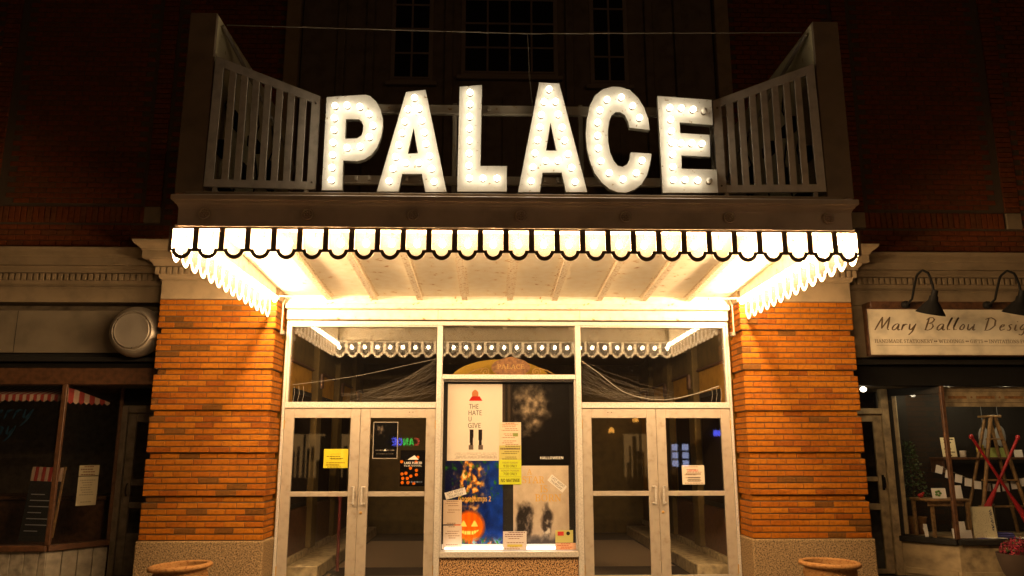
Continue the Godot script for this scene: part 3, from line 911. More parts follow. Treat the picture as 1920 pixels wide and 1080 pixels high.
# ---------------------------------------------------------------- entrance
func entrance() -> void:
	var t := thing("entrance_frame", "pale metal frame of the cinema entrance holding three transom windows", "window frame", Vector3(0, 0, 0))
	var al: Material = M.aluminium
	for s in [-1.0, 1.0]:
		part(t, "jamb", box(Vector3(s * 2.895, 0, -0.06), Vector3(s * 2.862, 3.262, 0.045), 0.004), al)
		part(t, "jamb_stop", box(Vector3(s * 2.861, 2.20, -0.045), Vector3(s * 2.832, 3.205, 0.03), 0.003), al)
		part(t, "mullion", box(Vector3(s * 0.865, 0, -0.06), Vector3(s * 0.936, 3.207, 0.045), 0.005), al)
		part(t, "transom_rail", box(Vector3(s * 0.937, 2.137, -0.05), Vector3(s * 2.861, 2.199, 0.04), 0.004), al)
		part(t, "glazing_bead", box(Vector3(s * 0.937, 3.19, -0.03), Vector3(s * 2.831, 3.207, 0.028), 0.002), al)
		part(t, "glazing_bead", box(Vector3(s * 0.937, 2.20, -0.03), Vector3(s * 2.831, 2.213, 0.028), 0.002), al)
	part(t, "head", box(Vector3(-2.861, 3.208, -0.06), Vector3(2.861, 3.262, 0.043), 0.004), al)
	part(t, "case_head", box(Vector3(-0.864, 2.508, -0.05), Vector3(0.864, 2.568, 0.042), 0.004), al)
	for z in [0.0, -0.026]:                                      # double glazing
		part(t, "transom_pane", box(Vector3(-2.831, 2.213, z - 0.006), Vector3(-0.937, 3.19, z), 0), M.clear_glass)
		part(t, "transom_pane", box(Vector3(0.937, 2.213, z - 0.006), Vector3(2.831, 3.19, z), 0), M.clear_glass)
		part(t, "transom_pane", box(Vector3(-0.864, 2.568, z - 0.006), Vector3(0.864, 3.207, z), 0), M.clear_glass)
	var spoken := ["glass door with a yellow notice, beside the left brick pillar", "glass door with two dark posters, left of the poster case", "glass door without notices, right of the poster case", "glass door with a small white notice, beside the right brick pillar"]
	var span := [[-2.859, -1.897, -1], [-1.893, -0.938, 1], [0.938, 1.893, -1], [1.897, 2.859, 1]]
	for i in 4:
		var x0: float = span[i][0]
		var x1: float = span[i][1]
		var d := thing("glass_door", spoken[i], "door", Vector3((x0 + x1) / 2, 0.008, 0), "pale metal glass doors of the cinema")
		var m: Material = M.aluminium_door
		var z0 := -0.02
		var z1 := 0.024
		part(d, "stile", box(Vector3(x0, 0.008, z0), Vector3(x0 + 0.122, 2.130, z1), 0.003), m)
		part(d, "stile", box(Vector3(x1 - 0.122, 0.008, z0), Vector3(x1, 2.130, z1), 0.003), m)
		part(d, "top_rail", box(Vector3(x0 + 0.1225, 2.012, z0 + 0.001), Vector3(x1 - 0.1225, 2.129, z1 - 0.001), 0.003), m)
		part(d, "middle_rail", box(Vector3(x0 + 0.1225, 1.040, z0), Vector3(x1 - 0.1225, 1.100, z1 + 0.002), 0.004), m)
		part(d, "bottom_rail", box(Vector3(x0 + 0.1225, 0.009, z0 + 0.001), Vector3(x1 - 0.1225, 0.088, z1 - 0.001), 0.003), m)
		part(d, "pane", box(Vector3(x0 + 0.122, 1.10, -0.003), Vector3(x1 - 0.122, 2.012, 0.003), 0), M.clear_glass)
		part(d, "pane", box(Vector3(x0 + 0.122, 0.088, -0.003), Vector3(x1 - 0.122, 1.040, 0.003), 0), M.clear_glass)
		var hx := x1 - 0.045 if span[i][2] < 0 else x0 + 0.052
		var off := -0.028 if span[i][2] < 0 else 0.028
		var h := part(d, "handle", MB.new().tube([Vector3(hx, 0.945, 0.072), Vector3(hx, 1.165, 0.072)], 0.0125, 10).mesh(), M.aluminium)
		for y in [0.955, 1.155]:
			part(h, "handle_arm", MB.new().tube([Vector3(hx, y, 0.072), Vector3(hx + off * 0.5, y, 0.06), Vector3(hx + off, y, 0.0245)], 0.012, 10).mesh(), M.aluminium)
		if span[i][2] > 0:
			var k := part(d, "lock", MB.new().lathe([[0.0001, 0.012], [0.012, 0.012], [0.017, 0.007], [0.018, 0.0]], 14, Vector3(x0 + 0.045, 0.842, 0.0245), Basis(Vector3.RIGHT, PI / 2)).mesh(), M.gold_paint)
			part(k, "keyhole", box(Vector3(x0 + 0.0435, 0.836, 0.0366), Vector3(x0 + 0.0465, 0.848, 0.0372), 0), M.black_paint)
		var gx := x0 - 0.001 if span[i][2] < 0 else x1 + 0.001
		for y in [1.93, 0.16]:
			part(d, "hinge", MB.new().tube([Vector3(gx, y - 0.055, 0.032), Vector3(gx, y + 0.055, 0.032)], 0.009, 8).mesh(), M.gold_paint)
		if i == 1 or i == 2:
			for k in 2:
				part(d, "screw", MB.new().ball(Vector3((x0 + x1) / 2 + (0.14 if i == 1 else -0.14) + 0.045 * k, 2.085, 0.024), Vector3(0.006, 0.006, 0.003), 8, 4).mesh(), M.dark_metal)


func paint(w: int, h: int, f: Callable) -> Image:
	var im := Image.create(w, h, false, Image.FORMAT_RGB8)
	for y in h:
		for x in w:
			im.set_pixel(x, y, f.call((x + 0.5) / w, (y + 0.5) / h))
	return im


func notice(called: String, label: String, category: String, x0: float, y0: float, x1: float, y1: float, z: float, m: Material, turn := 0.0, group := "") -> Node3D:
	var c := Vector3((x0 + x1) / 2, (y0 + y1) / 2, z)
	var t := thing(called, label, category, Vector3(c.x, minf(y0, y1), z), group)
	part(t, "sheet", MB.new().sheet(absf(x1 - x0), absf(y1 - y0), 0.0012).mesh(), m, Transform3D(Basis(Vector3.BACK, turn), c))
	return t


func lines(called: String, bg: Color, ink: Color, rows: int, seed_: int) -> StandardMaterial3D:    # small print too fine to read
	var r := RandomNumberGenerator.new()
	r.seed = seed_
	var ends := []
	for i in rows:
		ends.append([r.randf_range(0.08, 0.3), r.randf_range(0.6, 0.94), r.randf() < 0.2])
	return picture(called, paint(96, 96, func(u: float, v: float) -> Color:
		var k := int(v * rows)
		var f := v * rows - k
		var e: Array = ends[k]
		if not e[2] and f > 0.35 and f < 0.75 and u > e[0] and u < e[1] and fmod(u * 41.0 + k * 3.7, 5.0) > 0.8:
			return ink
		return bg))


func poster_case() -> void:
	var t := thing("poster_case", "lit display case of film posters between the two pairs of doors", "display case", Vector3(0, 0, 0))
	part(t, "granite_base", box(Vector3(-0.864, 0.0, -0.06), Vector3(0.864, 0.305, 0.012), 0.003), M.granite)
	part(t, "sill", box(Vector3(-0.864, 0.308, -0.20), Vector3(0.864, 0.378, 0.055), 0.006), M.aluminium)
	part(t, "back_board", box(Vector3(-0.864, 0.379, -0.200), Vector3(0.864, 2.507, -0.165), 0.002), M.dark_metal)
	part(t, "case_top", box(Vector3(-0.852, 2.487, -0.164), Vector3(0.852, 2.506, -0.04), 0.002), M.aluminium)
	for s in [-1.0, 1.0]:
		part(t, "case_side", box(Vector3(s * 0.853, 0.379, -0.164), Vector3(s * 0.8635, 2.506, -0.055), 0.002), M.aluminium)
		part(t, "case_stop", box(Vector3(s * 0.846, 0.379, -0.035), Vector3(s * 0.8635, 2.506, 0.02), 0.002), M.aluminium)
	part(t, "pane", box(Vector3(-0.846, 0.379, -0.012), Vector3(0.846, 2.487, -0.008), 0), M.clear_glass)
	part(t, "light_tube", MB.new().tube([Vector3(-0.80, 0.402, -0.105), Vector3(0.80, 0.402, -0.105)], 0.013, 10).mesh(), M.case_tube)
	part(t, "light_baffle", box(Vector3(-0.845, 0.387, -0.1525), Vector3(0.845, 0.446, -0.1505), 0), M.paper)
	part(t, "tube_tray", box(Vector3(-0.82, 0.379, -0.163), Vector3(0.82, 0.386, -0.06), 0.001), M.paper)
	var a := AreaLight3D.new()
	a.name = "tube_light"
	t.add_child(a, true)
	a.global_position = Vector3(0, 0.425, -0.10)
	a.rotation = Vector3(PI / 2 + 0.35, 0, 0)
	a.area_size = Vector2(1.6, 0.02)
	a.light_energy = 0.055
	a.light_color = Color(1.0, 0.93, 0.80).linear_to_srgb()
	a.area_range = 10.0
	a.shadow_enabled = true
	var n := FastNoiseLite.new()
	n.seed = 5
	n.frequency = 1.0
	n.fractal_octaves = 5
	# four film posters: plain stand-ins in the tones of the prints, with their titles
	var p1 := picture("print_white", paint(120, 170, func(u: float, v: float) -> Color:
		var c := Color(0.87, 0.83, 0.77)
		var q := Vector2((u - 0.50) * 0.70, v - 0.135)
		if Vector2(q.x, q.y * 0.75).length() < 0.042: c = Color(0.72, 0.45, 0.28)
		if v > 0.165 and v < 0.225 and absf(u - 0.51) < 0.07 + (v - 0.165) * 0.9: c = Color(0.72, 0.13, 0.09)
		if v > 0.60 and v < 0.80 and (absf(u - 0.44) < 0.036 - (v - 0.6) * 0.05 or absf(u - 0.60) < 0.036 - (v - 0.6) * 0.05): c = Color(0.12, 0.09, 0.08)
		if v > 0.80 and v < 0.86 and (absf(u - 0.43) < 0.042 or absf(u - 0.61) < 0.042): c = Color(0.42, 0.36, 0.32)
		if v > 0.90 and v < 0.97 and u > 0.14 and u < 0.90 and fmod(v * 60.0, 1.0) < 0.5 and n.get_noise_2d(u * 60, v * 50) > -0.15: c = Color(0.62, 0.57, 0.52)
		return c))
	var w1 := notice("film_poster", "white film poster with a bold title down its middle, upper left in the case", "poster", -0.797, 1.475, -0.083, 2.462, -0.160, p1, 0.0, "film posters in the case")
	words(w1, "title", "THE", Vector3(-0.456, 2.168, -0.158), 0.125, 0.062, M.ink)
	words(w1, "title", "HATE", Vector3(-0.438, 2.086, -0.158), 0.172, 0.062, M.ink)
	words(w1, "title", "U", Vector3(-0.504, 2.006, -0.158), 0.038, 0.062, M.ink)
	words(w1, "title", "GIVE", Vector3(-0.446, 1.923, -0.158), 0.165, 0.062, M.ink)
	var p2 := picture("print_dark", paint(120, 150, func(u: float, v: float) -> Color:
		var d := Vector2((u - 0.42) * 1.25, (v - 0.26)).rotated(0.35)
		var k := clampf(1.45 - d.length() * 3.6 + n.get_noise_2d(u * 5.0, v * 5.0) * 0.7, 0.0, 1.0)
		var c := Color(0.045, 0.032, 0.026).lerp(Color(0.62, 0.55, 0.45), clampf(k * (0.62 + 0.75 * n.get_noise_2d(u * 6 + 7, v * 7)), 0.0, 1.0))
		if u < 0.15: c = Color(0.10, 0.08, 0.06).lerp(Color(0.25, 0.20, 0.15), 0.5 + 0.5 * sin(u * 80.0))
		return c))
	var w2 := notice("film_poster", "black film poster with a grey smoky cloud and small white title", "poster", -0.082, 1.417, 0.799, 2.462, -0.1615, p2, 0.0, "film posters in the case")
	words(w2, "title", "HALLOWEEN", Vector3(0.558, 1.510, -0.1595), 0.297, 0.034, M.white_ink, true)
	var p3 := picture("print_colour", paint(140, 190, func(u: float, v: float) -> Color:
		var a1 := n.get_noise_2d(u * 4.2, v * 4.2 + 3.0)
		var b1 := n.get_noise_2d(u * 9.0 + 11.0, v * 9.0)
		var c := Color(0.02, 0.05, 0.22).lerp(Color(0.05, 0.22, 0.62), clampf(u * 1.1 - 0.2 + a1 * 0.6, 0, 1))
		var sw := clampf(1.2 - absf(Vector2((u - 0.45) * 1.3, v - 0.28).length() - 0.12) * 4.5 + a1 * 0.9, 0, 1)
		c = c.lerp(Color(0.95, 0.55, 0.08), sw * clampf(0.5 + b1 * 1.6, 0, 1))
		c = c.lerp(Color(0.98, 0.92, 0.72), sw * clampf(b1 * 2.2 - 0.35, 0, 1))
		if v < 0.5: c = c.lerp(Color(0.16, 0.42, 0.08), clampf(n.get_noise_2d(u * 8 + 31, v * 8) * 2.4 - 0.5, 0, 1))
		var o := Vector2((u - 0.42) * 0.74, (v - 0.79) * 1.05)
		if o.length() < 0.22: c = c.lerp(Color(0.95, 0.42, 0.02), clampf((0.22 - o.length()) * 18.0, 0, 1))
		if o.length() < 0.21: c = c.lerp(Color(0.70, 0.22, 0.0), clampf(absf(sin(o.x * 42.0)) * 0.5 - 0.25, 0, 1))
		var lit := Color(1.0, 0.90, 0.45)
		if o.y > -0.07 and o.y < 0.0 and absf(absf(o.x) - 0.07) < 0.045 + o.y * 0.5: c = lit
		if o.y > 0.035 and o.y < 0.10 and absf(o.x) < 0.13 and o.y > 0.035 + o.x * o.x * -1.2 + 0.022 and o.y < 0.11 - o.x * o.x * 4.0 and fmod(absf(o.x) * 30.0 + 0.3, 1.0) > 0.22: c = lit
		if v > 0.90: c = c.lerp([Color(0.20, 0.55, 0.12), Color(0.9, 0.4, 0.05), Color(0.55, 0.75, 0.85)][int(u * 9.0 + b1 * 3) % 3], clampf((v - 0.90) * 14.0 * (0.5 + b1), 0, 1))
		return c))
	var w3 := notice("film_poster", "blue and orange fantasy film poster, lower left in the case", "poster", -0.815, 0.442, -0.074, 1.473, -0.1585, p3, 0.0, "film posters in the case")
	words(w3, "title", "Goosebumps 2", Vector3(-0.435, 0.990, -0.1565), 0.416, 0.092, M.gold_ink, true)
	var p4 := picture("print_beige", paint(130, 176, func(u: float, v: float) -> Color:
		var c := Color(0.80, 0.74, 0.66).lerp(Color(0.66, 0.59, 0.51), clampf(v * 0.8 + n.get_noise_2d(u * 5, v * 5) * 0.4, 0, 1))
		var s1 := Vector2((u - 0.20) * 0.9, (v - 0.70) * 0.62).rotated(0.25).length() + n.get_noise_2d(u * 4, v * 4) * 0.05
		var s2 := Vector2((u - 0.60) * 1.3, (v - 0.72) * 0.62).rotated(-0.3).length() + n.get_noise_2d(u * 4 + 9, v * 4) * 0.05
		c = c.lerp(Color(0.17, 0.15, 0.14).lerp(Color(0.55, 0.50, 0.46), clampf(n.get_noise_2d(u * 7 + 3, v * 7) * 1.6, 0, 1)), clampf((0.17 - s1) * 16.0, 0, 1))
		c = c.lerp(Color(0.22, 0.19, 0.18).lerp(Color(0.78, 0.74, 0.68), clampf(n.get_noise_2d(u * 7 + 13, v * 7) * 1.8 + (v - 0.72) * 2.0, 0, 1)), clampf((0.16 - s2) * 16.0, 0, 1))
		c = c.lerp(Color(0.20, 0.18, 0.18), clampf((v - 0.86) * 9.0 + n.get_noise_2d(u * 6, v * 6) * 0.5, 0, 0.9))
		return c))
	var w4 := notice("film_poster", "beige film poster with gold serif title, lower right in the case", "poster", 0.059, 0.440, 0.772, 1.412, -0.1590, p4, 0.0, "film posters in the case")
	words(w4, "title", "A", Vector3(0.268, 1.335, -0.157), 0.062, 0.070, M.gold_ink, false, true)
	words(w4, "title", "STAR", Vector3(0.318, 1.235, -0.157), 0.285, 0.088, M.gold_ink, false, true)
	words(w4, "title", "IS", Vector3(0.450, 1.122, -0.157), 0.10, 0.088, M.gold_ink, false, true)
	words(w4, "title", "BORN", Vector3(0.505, 1.010, -0.157), 0.335, 0.088, M.gold_ink, false, true)
	# tickets and slips
	var cream := lines("print_cream", Color(0.86, 0.80, 0.70), Color(0.66, 0.50, 0.40), 13, 4)
	var s1 := notice("ticket_notice", "cream paper price list with a small green stamp, top of the stacked notices", "notice", -0.121, 1.668, 0.161, 1.963, -0.150, cream)
	part(s1, "stamp", box(Vector3(0.055, 1.782, -0.1487), Vector3(0.122, 1.825, -0.1482), 0), M.green_card)
	part(s1, "heading", box(Vector3(-0.085, 1.930, -0.1487), Vector3(0.125, 1.943, -0.1482), 0), M.pink_paper)
	var s2 := notice("ticket_notice", "pale yellow paper notice in the middle of the stacked notices", "notice", -0.123, 1.487, 0.162, 1.667, -0.1502, lines("print_yellow", Color(0.78, 0.74, 0.44), Color(0.45, 0.40, 0.20), 8, 6))
	for k in 12:
		part(s2, "heading", box(Vector3(-0.108 + 0.0215 * k, 1.614, -0.1489), Vector3(-0.091 + 0.0215 * k, 1.638, -0.1484), 0), M.brown_ink)
	var s3 := notice("ticket_notice", "lime green showtime notice at the bottom of the stacked notices", "notice", -0.126, 1.177, 0.163, 1.486, -0.1498, M.lime_paper)
	words(s3, "line_of_text", "FRIDAY-SUNDAY", Vector3(0.02, 1.449, -0.1483), 0.20, 0.024, M.brown_ink)
	words(s3, "line_of_text", "9:30 ONLY", Vector3(0.02, 1.407, -0.1483), 0.175, 0.034, M.ink)
	words(s3, "line_of_text", "MONDAY-THURSDAY", Vector3(0.02, 1.349, -0.1483), 0.23, 0.022, M.brown_ink)
	words(s3, "line_of_text", "7:00 ONLY", Vector3(0.02, 1.308, -0.1483), 0.175, 0.034, M.ink)
	words(s3, "line_of_text", "NO MATINEE", Vector3(0.02, 1.228, -0.1483), 0.24, 0.040, M.ink, true)
	for y in [1.378, 1.272]:
		part(s3, "rule", box(Vector3(-0.12, y - 0.0015, -0.1487), Vector3(0.157, y + 0.0015, -0.1482), 0), M.brown_ink)
	var l1 := notice("last_night_slip", "tilted white slip stuck on the blue and orange poster", "notice", -0.814, 1.022, -0.546, 1.109, -0.1545, M.paper, 0.26)
	words(l1, "line_of_text", "LAST NIGHT", Vector3(-0.686, 1.086, -0.1528), 0.21, 0.032, M.ink, false, false, 0.26)
	words(l1, "line_of_text", "THURSDAY", Vector3(-0.674, 1.046, -0.1528), 0.19, 0.032, M.ink, false, false, 0.26)
	var l2 := notice("last_night_slip", "tilted white slip stuck on the beige poster", "notice", 0.500, 1.140, 0.748, 1.236, -0.1550, M.paper, -0.68)
	words(l2, "line_of_text", "LAST NIGHT", Vector3(0.637, 1.205, -0.1533), 0.20, 0.030, M.ink, false, false, -0.68)
	words(l2, "line_of_text", "THURSDAY", Vector3(0.612, 1.172, -0.1533), 0.18, 0.030, M.ink, false, false, -0.68)
	notice("paper_list", "upper of two pale printed sheets at the lower left of the case", "notice", -0.832, 0.687, -0.597, 0.986, -0.150, lines("print_list", Color(0.80, 0.72, 0.63), Color(0.58, 0.48, 0.40), 11, 8))
	notice("paper_list", "lower of two pale printed sheets at the lower left of the case", "notice", -0.828, 0.400, -0.594, 0.672, -0.150, lines("print_list_low", Color(0.83, 0.76, 0.68), Color(0.60, 0.50, 0.42), 10, 9))
	var c1 := notice("price_card", "small white card with a yellow stripe standing at the foot of the case", "card", -0.073, 0.388, 0.222, 0.610, -0.045, lines("print_card", Color(0.86, 0.82, 0.80), Color(0.55, 0.42, 0.40), 9, 10))
	part(c1, "yellow_stripe", box(Vector3(-0.02, 0.425, -0.0435), Vector3(0.17, 0.452, -0.0430), 0), M.yellow_card)
	var c2 := notice("credit_card_sign", "small beige sign with a red box at the lower right of the case", "card", 0.584, 0.472, 0.807, 0.622, -0.045, M.pale_lime)
	part(c2, "red_box", box(Vector3(0.612, 0.555, -0.0436), Vector3(0.690, 0.605, -0.0431), 0), M.red_ink)
	part(c2, "dark_dot", MB.new().lathe([[0.0001, 0.0006], [0.024, 0.0006], [0.024, 0.0]], 16, Vector3(0.745, 0.582, -0.0437), Basis(Vector3.RIGHT, PI / 2)).mesh(), M.ink)
	notice("pink_slip", "small pinkish printed slip lying under the beige sign", "card", 0.584, 0.388, 0.842, 0.468, -0.043, lines("print_pink", Color(0.86, 0.68, 0.56), Color(0.72, 0.34, 0.22), 4, 11))
	# papers on the doors
	var d1 := notice("door_notice", "yellow notice taped inside the leftmost glass door", "notice", -2.345, 1.388, -2.040, 1.624, -0.0055, lines("print_schedule", Color(0.83, 0.78, 0.22), Color(0.42, 0.38, 0.10), 9, 12))
	part(d1, "table_rule", box(Vector3(-2.25, 1.42, -0.0042), Vector3(-2.248, 1.56, -0.0037), 0), M.ink)
	for y in [1.42, 1.49, 1.56]:
		part(d1, "table_rule", box(Vector3(-2.25, y, -0.0042), Vector3(-2.13, y + 0.002, -0.0037), 0), M.ink)
	var d2 := notice("door_poster", "small black poster with a thin white border on a glass door", "poster", -1.732, 1.503, -1.418, 1.962, -0.0065, picture("print_small", paint(80, 116, func(u: float, v: float) -> Color:
		if u < 0.022 or u > 0.978 or v < 0.016 or v > 0.984: return Color(0.72, 0.68, 0.62)
		var k := clampf(1.0 - Vector2((u - 0.28) * 0.8, v - 0.2).length() * 7.0 + n.get_noise_2d(u * 8, v * 8) * 0.8, 0, 1)
		var c := Color(0.03, 0.025, 0.022).lerp(Color(0.55, 0.48, 0.42), k * 0.8)
		if absf(v - 0.77) < 0.012 and u > 0.1 and u < 0.9 and n.get_noise_2d(u * 40, 3) > -0.1: c = Color(0.6, 0.56, 0.5)
		if absf(v - 0.87) < 0.008 and u > 0.15 and u < 0.85 and n.get_noise_2d(u * 60, 9) > -0.1: c = Color(0.5, 0.46, 0.4)
		return c)))
	part(d2, "mountain_mark", MB.new().extrude(PackedVector2Array([Vector2(-1.595, 1.60), Vector2(-1.555, 1.60), Vector2(-1.575, 1.625)]), -0.0050, -0.0045).mesh(), M.white_ink)
	var d3 := notice("door_poster", "black festival poster dotted with orange lights on a glass door", "poster", -1.379, 1.162, -1.064, 1.608, -0.0065, picture("print_festival", paint(96, 130, func(u: float, v: float) -> Color:
		var c := Color(0.03, 0.022, 0.02)
		for d in [[0.06, 0.32], [0.08, 0.66], [0.1, 0.9], [0.33, 0.9], [0.56, 0.92], [0.24, 0.64], [0.66, 0.56], [0.7, 0.2], [0.42, 0.5], [0.12, 0.78], [0.44, 0.72], [0.66, 0.68], [0.64, 0.33], [0.3, 0.78]]:
			if Vector2((u - d[0]) * 0.7, v - d[1]).length() < 0.045: c = Color(0.80, 0.40, 0.06)
		if v > 0.86 and v < 0.90 and u > 0.35 and u < 0.9 and n.get_noise_2d(u * 30, 2) > 0.0: c = Color(0.45, 0.5, 0.6)
		return c)))
	words(d3, "heading", "LAKE PLACID", Vector3(-1.215, 1.450, -0.0048), 0.22, 0.028, M.white_ink, true)
	words(d3, "line_of_text", "FILM FESTIVAL", Vector3(-1.215, 1.415, -0.0048), 0.22, 0.020, M.white_ink)
	part(d3, "mountain_mark", MB.new().extrude(PackedVector2Array([Vector2(-1.285, 1.49), Vector2(-1.145, 1.49), Vector2(-1.20, 1.545), Vector2(-1.225, 1.53)]), -0.0050, -0.0045).mesh(), M.white_ink)
	var d4 := notice("door_notice", "white notice with a red heading taped inside the rightmost glass door", "notice", 2.210, 1.179, 2.497, 1.417, -0.0055, lines("print_cash", Color(0.86, 0.81, 0.74), Color(0.70, 0.62, 0.55), 7, 13))
	words(d4, "heading", "CASH ONLY", Vector3(2.350, 1.352, -0.0040), 0.14, 0.026, M.red_ink, true)
	part(d4, "line_of_text", box(Vector3(2.255, 1.302, -0.0042), Vector3(2.450, 1.314, -0.0037), 0), M.brown_ink)
	for y in [1.262, 1.24, 1.216]:
		part(d4, "line_of_text", box(Vector3(2.28, y, -0.0042), Vector3(2.44, y + 0.008, -0.0037), 0), M.ink)


func lobby() -> void:
	structure("lobby_floor", MB.new().box(Vector3(-2.86, -0.06, -6.0), Vector3(2.86, 0.0, -0.061)).mesh(), M.lobby_floor)
	structure("lobby_ceiling", MB.new().box(Vector3(-3.0, 3.34, -6.2), Vector3(3.0, 3.45, -0.061)).mesh(), M.lobby_ceiling)
	structure("lobby_back_wall", MB.new().box(Vector3(-3.0, 0, -6.2), Vector3(3.0, 3.34, -6.0)).mesh(), M.olive_wall)
	for s in [-1.0, 1.0]:
		var w := structure("lobby_wall_left" if s < 0 else "lobby_wall_right", MB.new().box(Vector3(s * 2.86, 0, -6.0), Vector3(s * 3.0, 3.34, -0.061)).mesh(), M.ochre_wall)
		part(w, "upper_panel", box(Vector3(s * 2.845, 2.78, -6.0), Vector3(s * 2.86, 3.34, -0.062), 0.003), M.olive_wall)
		part(w, "picture_moulding", box(Vector3(s * 2.82, 2.745, -6.0), Vector3(s * 2.86, 2.78, -0.062), 0.006), M.brown_wood)
		for z in [-1.55, -3.2, -4.8]:
			part(w, "pilaster", box(Vector3(s * 2.76, 0.26, z - 0.16), Vector3(s * 2.86, 3.338, z + 0.16), 0.008), M.olive_wall)
			part(w, "sconce_plate", box(Vector3(s * 2.72, 2.50, z - 0.06), Vector3(s * 2.76, 2.72, z + 0.06), 0.01), M.brown_wood)
		for z in [-0.82, -2.38, -4.0]:
			var f := part(w, "poster_frame", box(Vector3(s * 2.83, 0.85, z - 0.50), Vector3(s * 2.86, 2.42, z + 0.50), 0.006), M.dark_metal)
			part(f, "poster_print", box(Vector3(s * 2.826, 0.92, z - 0.43), Vector3(s * 2.829, 2.35, z + 0.43), 0), M.lobby_mat)
		part(w, "dado", box(Vector3(s * 2.835, 0.262, -6.0), Vector3(s * 2.86, 0.84, -0.062), 0.004), M.brown_wood)
		part(w, "skirting_step", box(Vector3(s * 2.42, 0.0, -5.6), Vector3(s * 2.86, 0.17, -0.30), 0.012), M.cream_wood)
		part(w, "skirting", box(Vector3(s * 2.80, 0.171, -6.0), Vector3(s * 2.86, 0.26, -0.062), 0.006), M.cream_wood)
	var ribs := MB.new()
	for i in 40:
		var z := -0.10 - 0.115 * i
		ribs.box(Vector3(-2.38, 0.001, z - 0.024), Vector3(2.38, 0.009, z + 0.024))
	structure("ribbed_floor_mat", ribs.mesh(), M.floor_rib)
	for x in [[-1.66, "left"], [1.75, "right"]]:
		var t := thing("door_mat", "dark rubber mat on the lobby floor behind the %s pair of doors" % x[1], "mat", Vector3(x[0], 0.01, -0.75))
		part(t, "mat_sheet", box(Vector3(x[0] - 0.62, 0.010, -1.25), Vector3(x[0] + 0.62, 0.022, -0.20), 0.004), M.lobby_mat)
		part(t, "mat_rim", box(Vector3(x[0] - 0.66, 0.0095, -1.29), Vector3(x[0] + 0.66, 0.014, -0.16), 0.003), M.rubber)
	var b := thing("ticket_booth", "dark wooden ticket booth standing behind the poster case", "booth", Vector3(0, 0, -0.6))
	part(b, "booth_wall", box(Vector3(-0.90, 0, -1.0), Vector3(0.90, 2.46, -0.22), 0.01), M.brown_wood)
	part(b, "booth_top", box(Vector3(-0.95, 2.461, -1.04), Vector3(0.95, 2.53, -0.21), 0.012), M.brown_wood)
	var arch := PackedVector2Array()
	for i in 21:
		var a := PI * i / 20
		arch.push_back(Vector2(-0.10 + cos(a) * 0.72, 2.532 + sin(a) * 0.33))
	part(b, "arched_panel", MB.new().extrude(arch, -0.86, -0.82).mesh(), M.yellow_wall)
	var o := thing("oval_sign", "carved wooden oval sign with scrolls on top of the ticket booth", "sign", Vector3(0.035, 2.531, -0.45))
	var oval := PackedVector2Array()
	for i in 32:
		var a := TAU * i / 32
		var r := 1.0 + (0.16 * pow(maxf(sin(a), 0.0), 24.0))
		oval.push_back(Vector2(0.035 + cos(a) * 0.265 * r, 2.712 + sin(a) * 0.125 * r))
	part(o, "board", MB.new().extrude(oval, -0.475, -0.45).mesh(), M.sign_wood)
	words(o, "lettering", "PALACE", Vector3(0.035, 2.722, -0.4485), 0.37, 0.062, M.gold_paint, false, true, 0.0, 0.003)
	part(o, "foot", box(Vector3(-0.14, 2.531, -0.48), Vector3(0.21, 2.60, -0.45), 0.006), M.sign_wood)
	for s in [-1.0, 1.0]:
		var spiral := []
		for i in 26:
			var a := i * 0.42
			var r := 0.062 * (1.0 - i / 30.0)
			spiral.append(Vector3(0.035 + s * (0.345 + cos(a) * r * 1.0), 2.645 + sin(a) * r, -0.46))
		part(o, "scroll", MB.new().tube(spiral, 0.009, 6).mesh(), M.gold_paint)
		part(o, "scroll_arm", MB.new().tube([Vector3(0.035 + s * 0.39, 2.70, -0.46), Vector3(0.035 + s * 0.50, 2.665, -0.46), Vector3(0.035 + s * 0.62, 2.60, -0.46), Vector3(0.035 + s * 0.80, 2.565, -0.46)], 0.010, 6).mesh(), M.gold_paint)
	var st := thing("rope_post", "dark red post standing in the lobby behind the leftmost door", "post", Vector3(-2.28, 0, -0.9))
	part(st, "post_foot", MB.new().lathe([[0.0001, 0.012], [0.14, 0.010], [0.15, 0.0]], 20, Vector3(-2.28, 0.010, -0.9)).mesh(), M.dark_metal)
	part(st, "shaft", MB.new().lathe([[0.022, 0.0], [0.022, 0.92], [0.032, 0.94], [0.030, 0.98], [0.0001, 1.0]], 14, Vector3(-2.28, 0.018, -0.9)).mesh(), M.post_red)
	# spider webs hung inside the transoms
	var r := RandomNumberGenerator.new()
	r.seed = 77
	for s in [-1.0, 1.0]:
		var web := thing("cobweb", "stretched white cobweb decoration inside the %s transom window" % ("left" if s < 0 else "right"), "cobweb", Vector3(s * 1.6, 2.22, -0.08))
		var fine := MB.new()
		for i in 45:
			var a := Vector3(s * (0.95 + r.randf() * 0.03), r.randf_range(2.32, 2.78), -0.05 - r.randf() * 0.10)
			var far := r.randf_range(0.5, 1.25)
			var e := Vector3(s * (0.95 + far), r.randf_range(2.215, 2.36), -0.05 - r.randf() * 0.12)
			var sag := r.randf_range(0.01, 0.10)
			var p := []
			for k in 9:
				var q := k / 8.0
				p.append(a.lerp(e, q) - Vector3(0, sin(q * PI) * sag + 0.01 * sin(q * 17.0 + i), 0))
			fine.tube(p, r.randf_range(0.0006, 0.0014), 4)
		var o2 := part(web, "thread", fine.mesh(), M.web_thread)
		o2.set_meta("kind", "stuff")
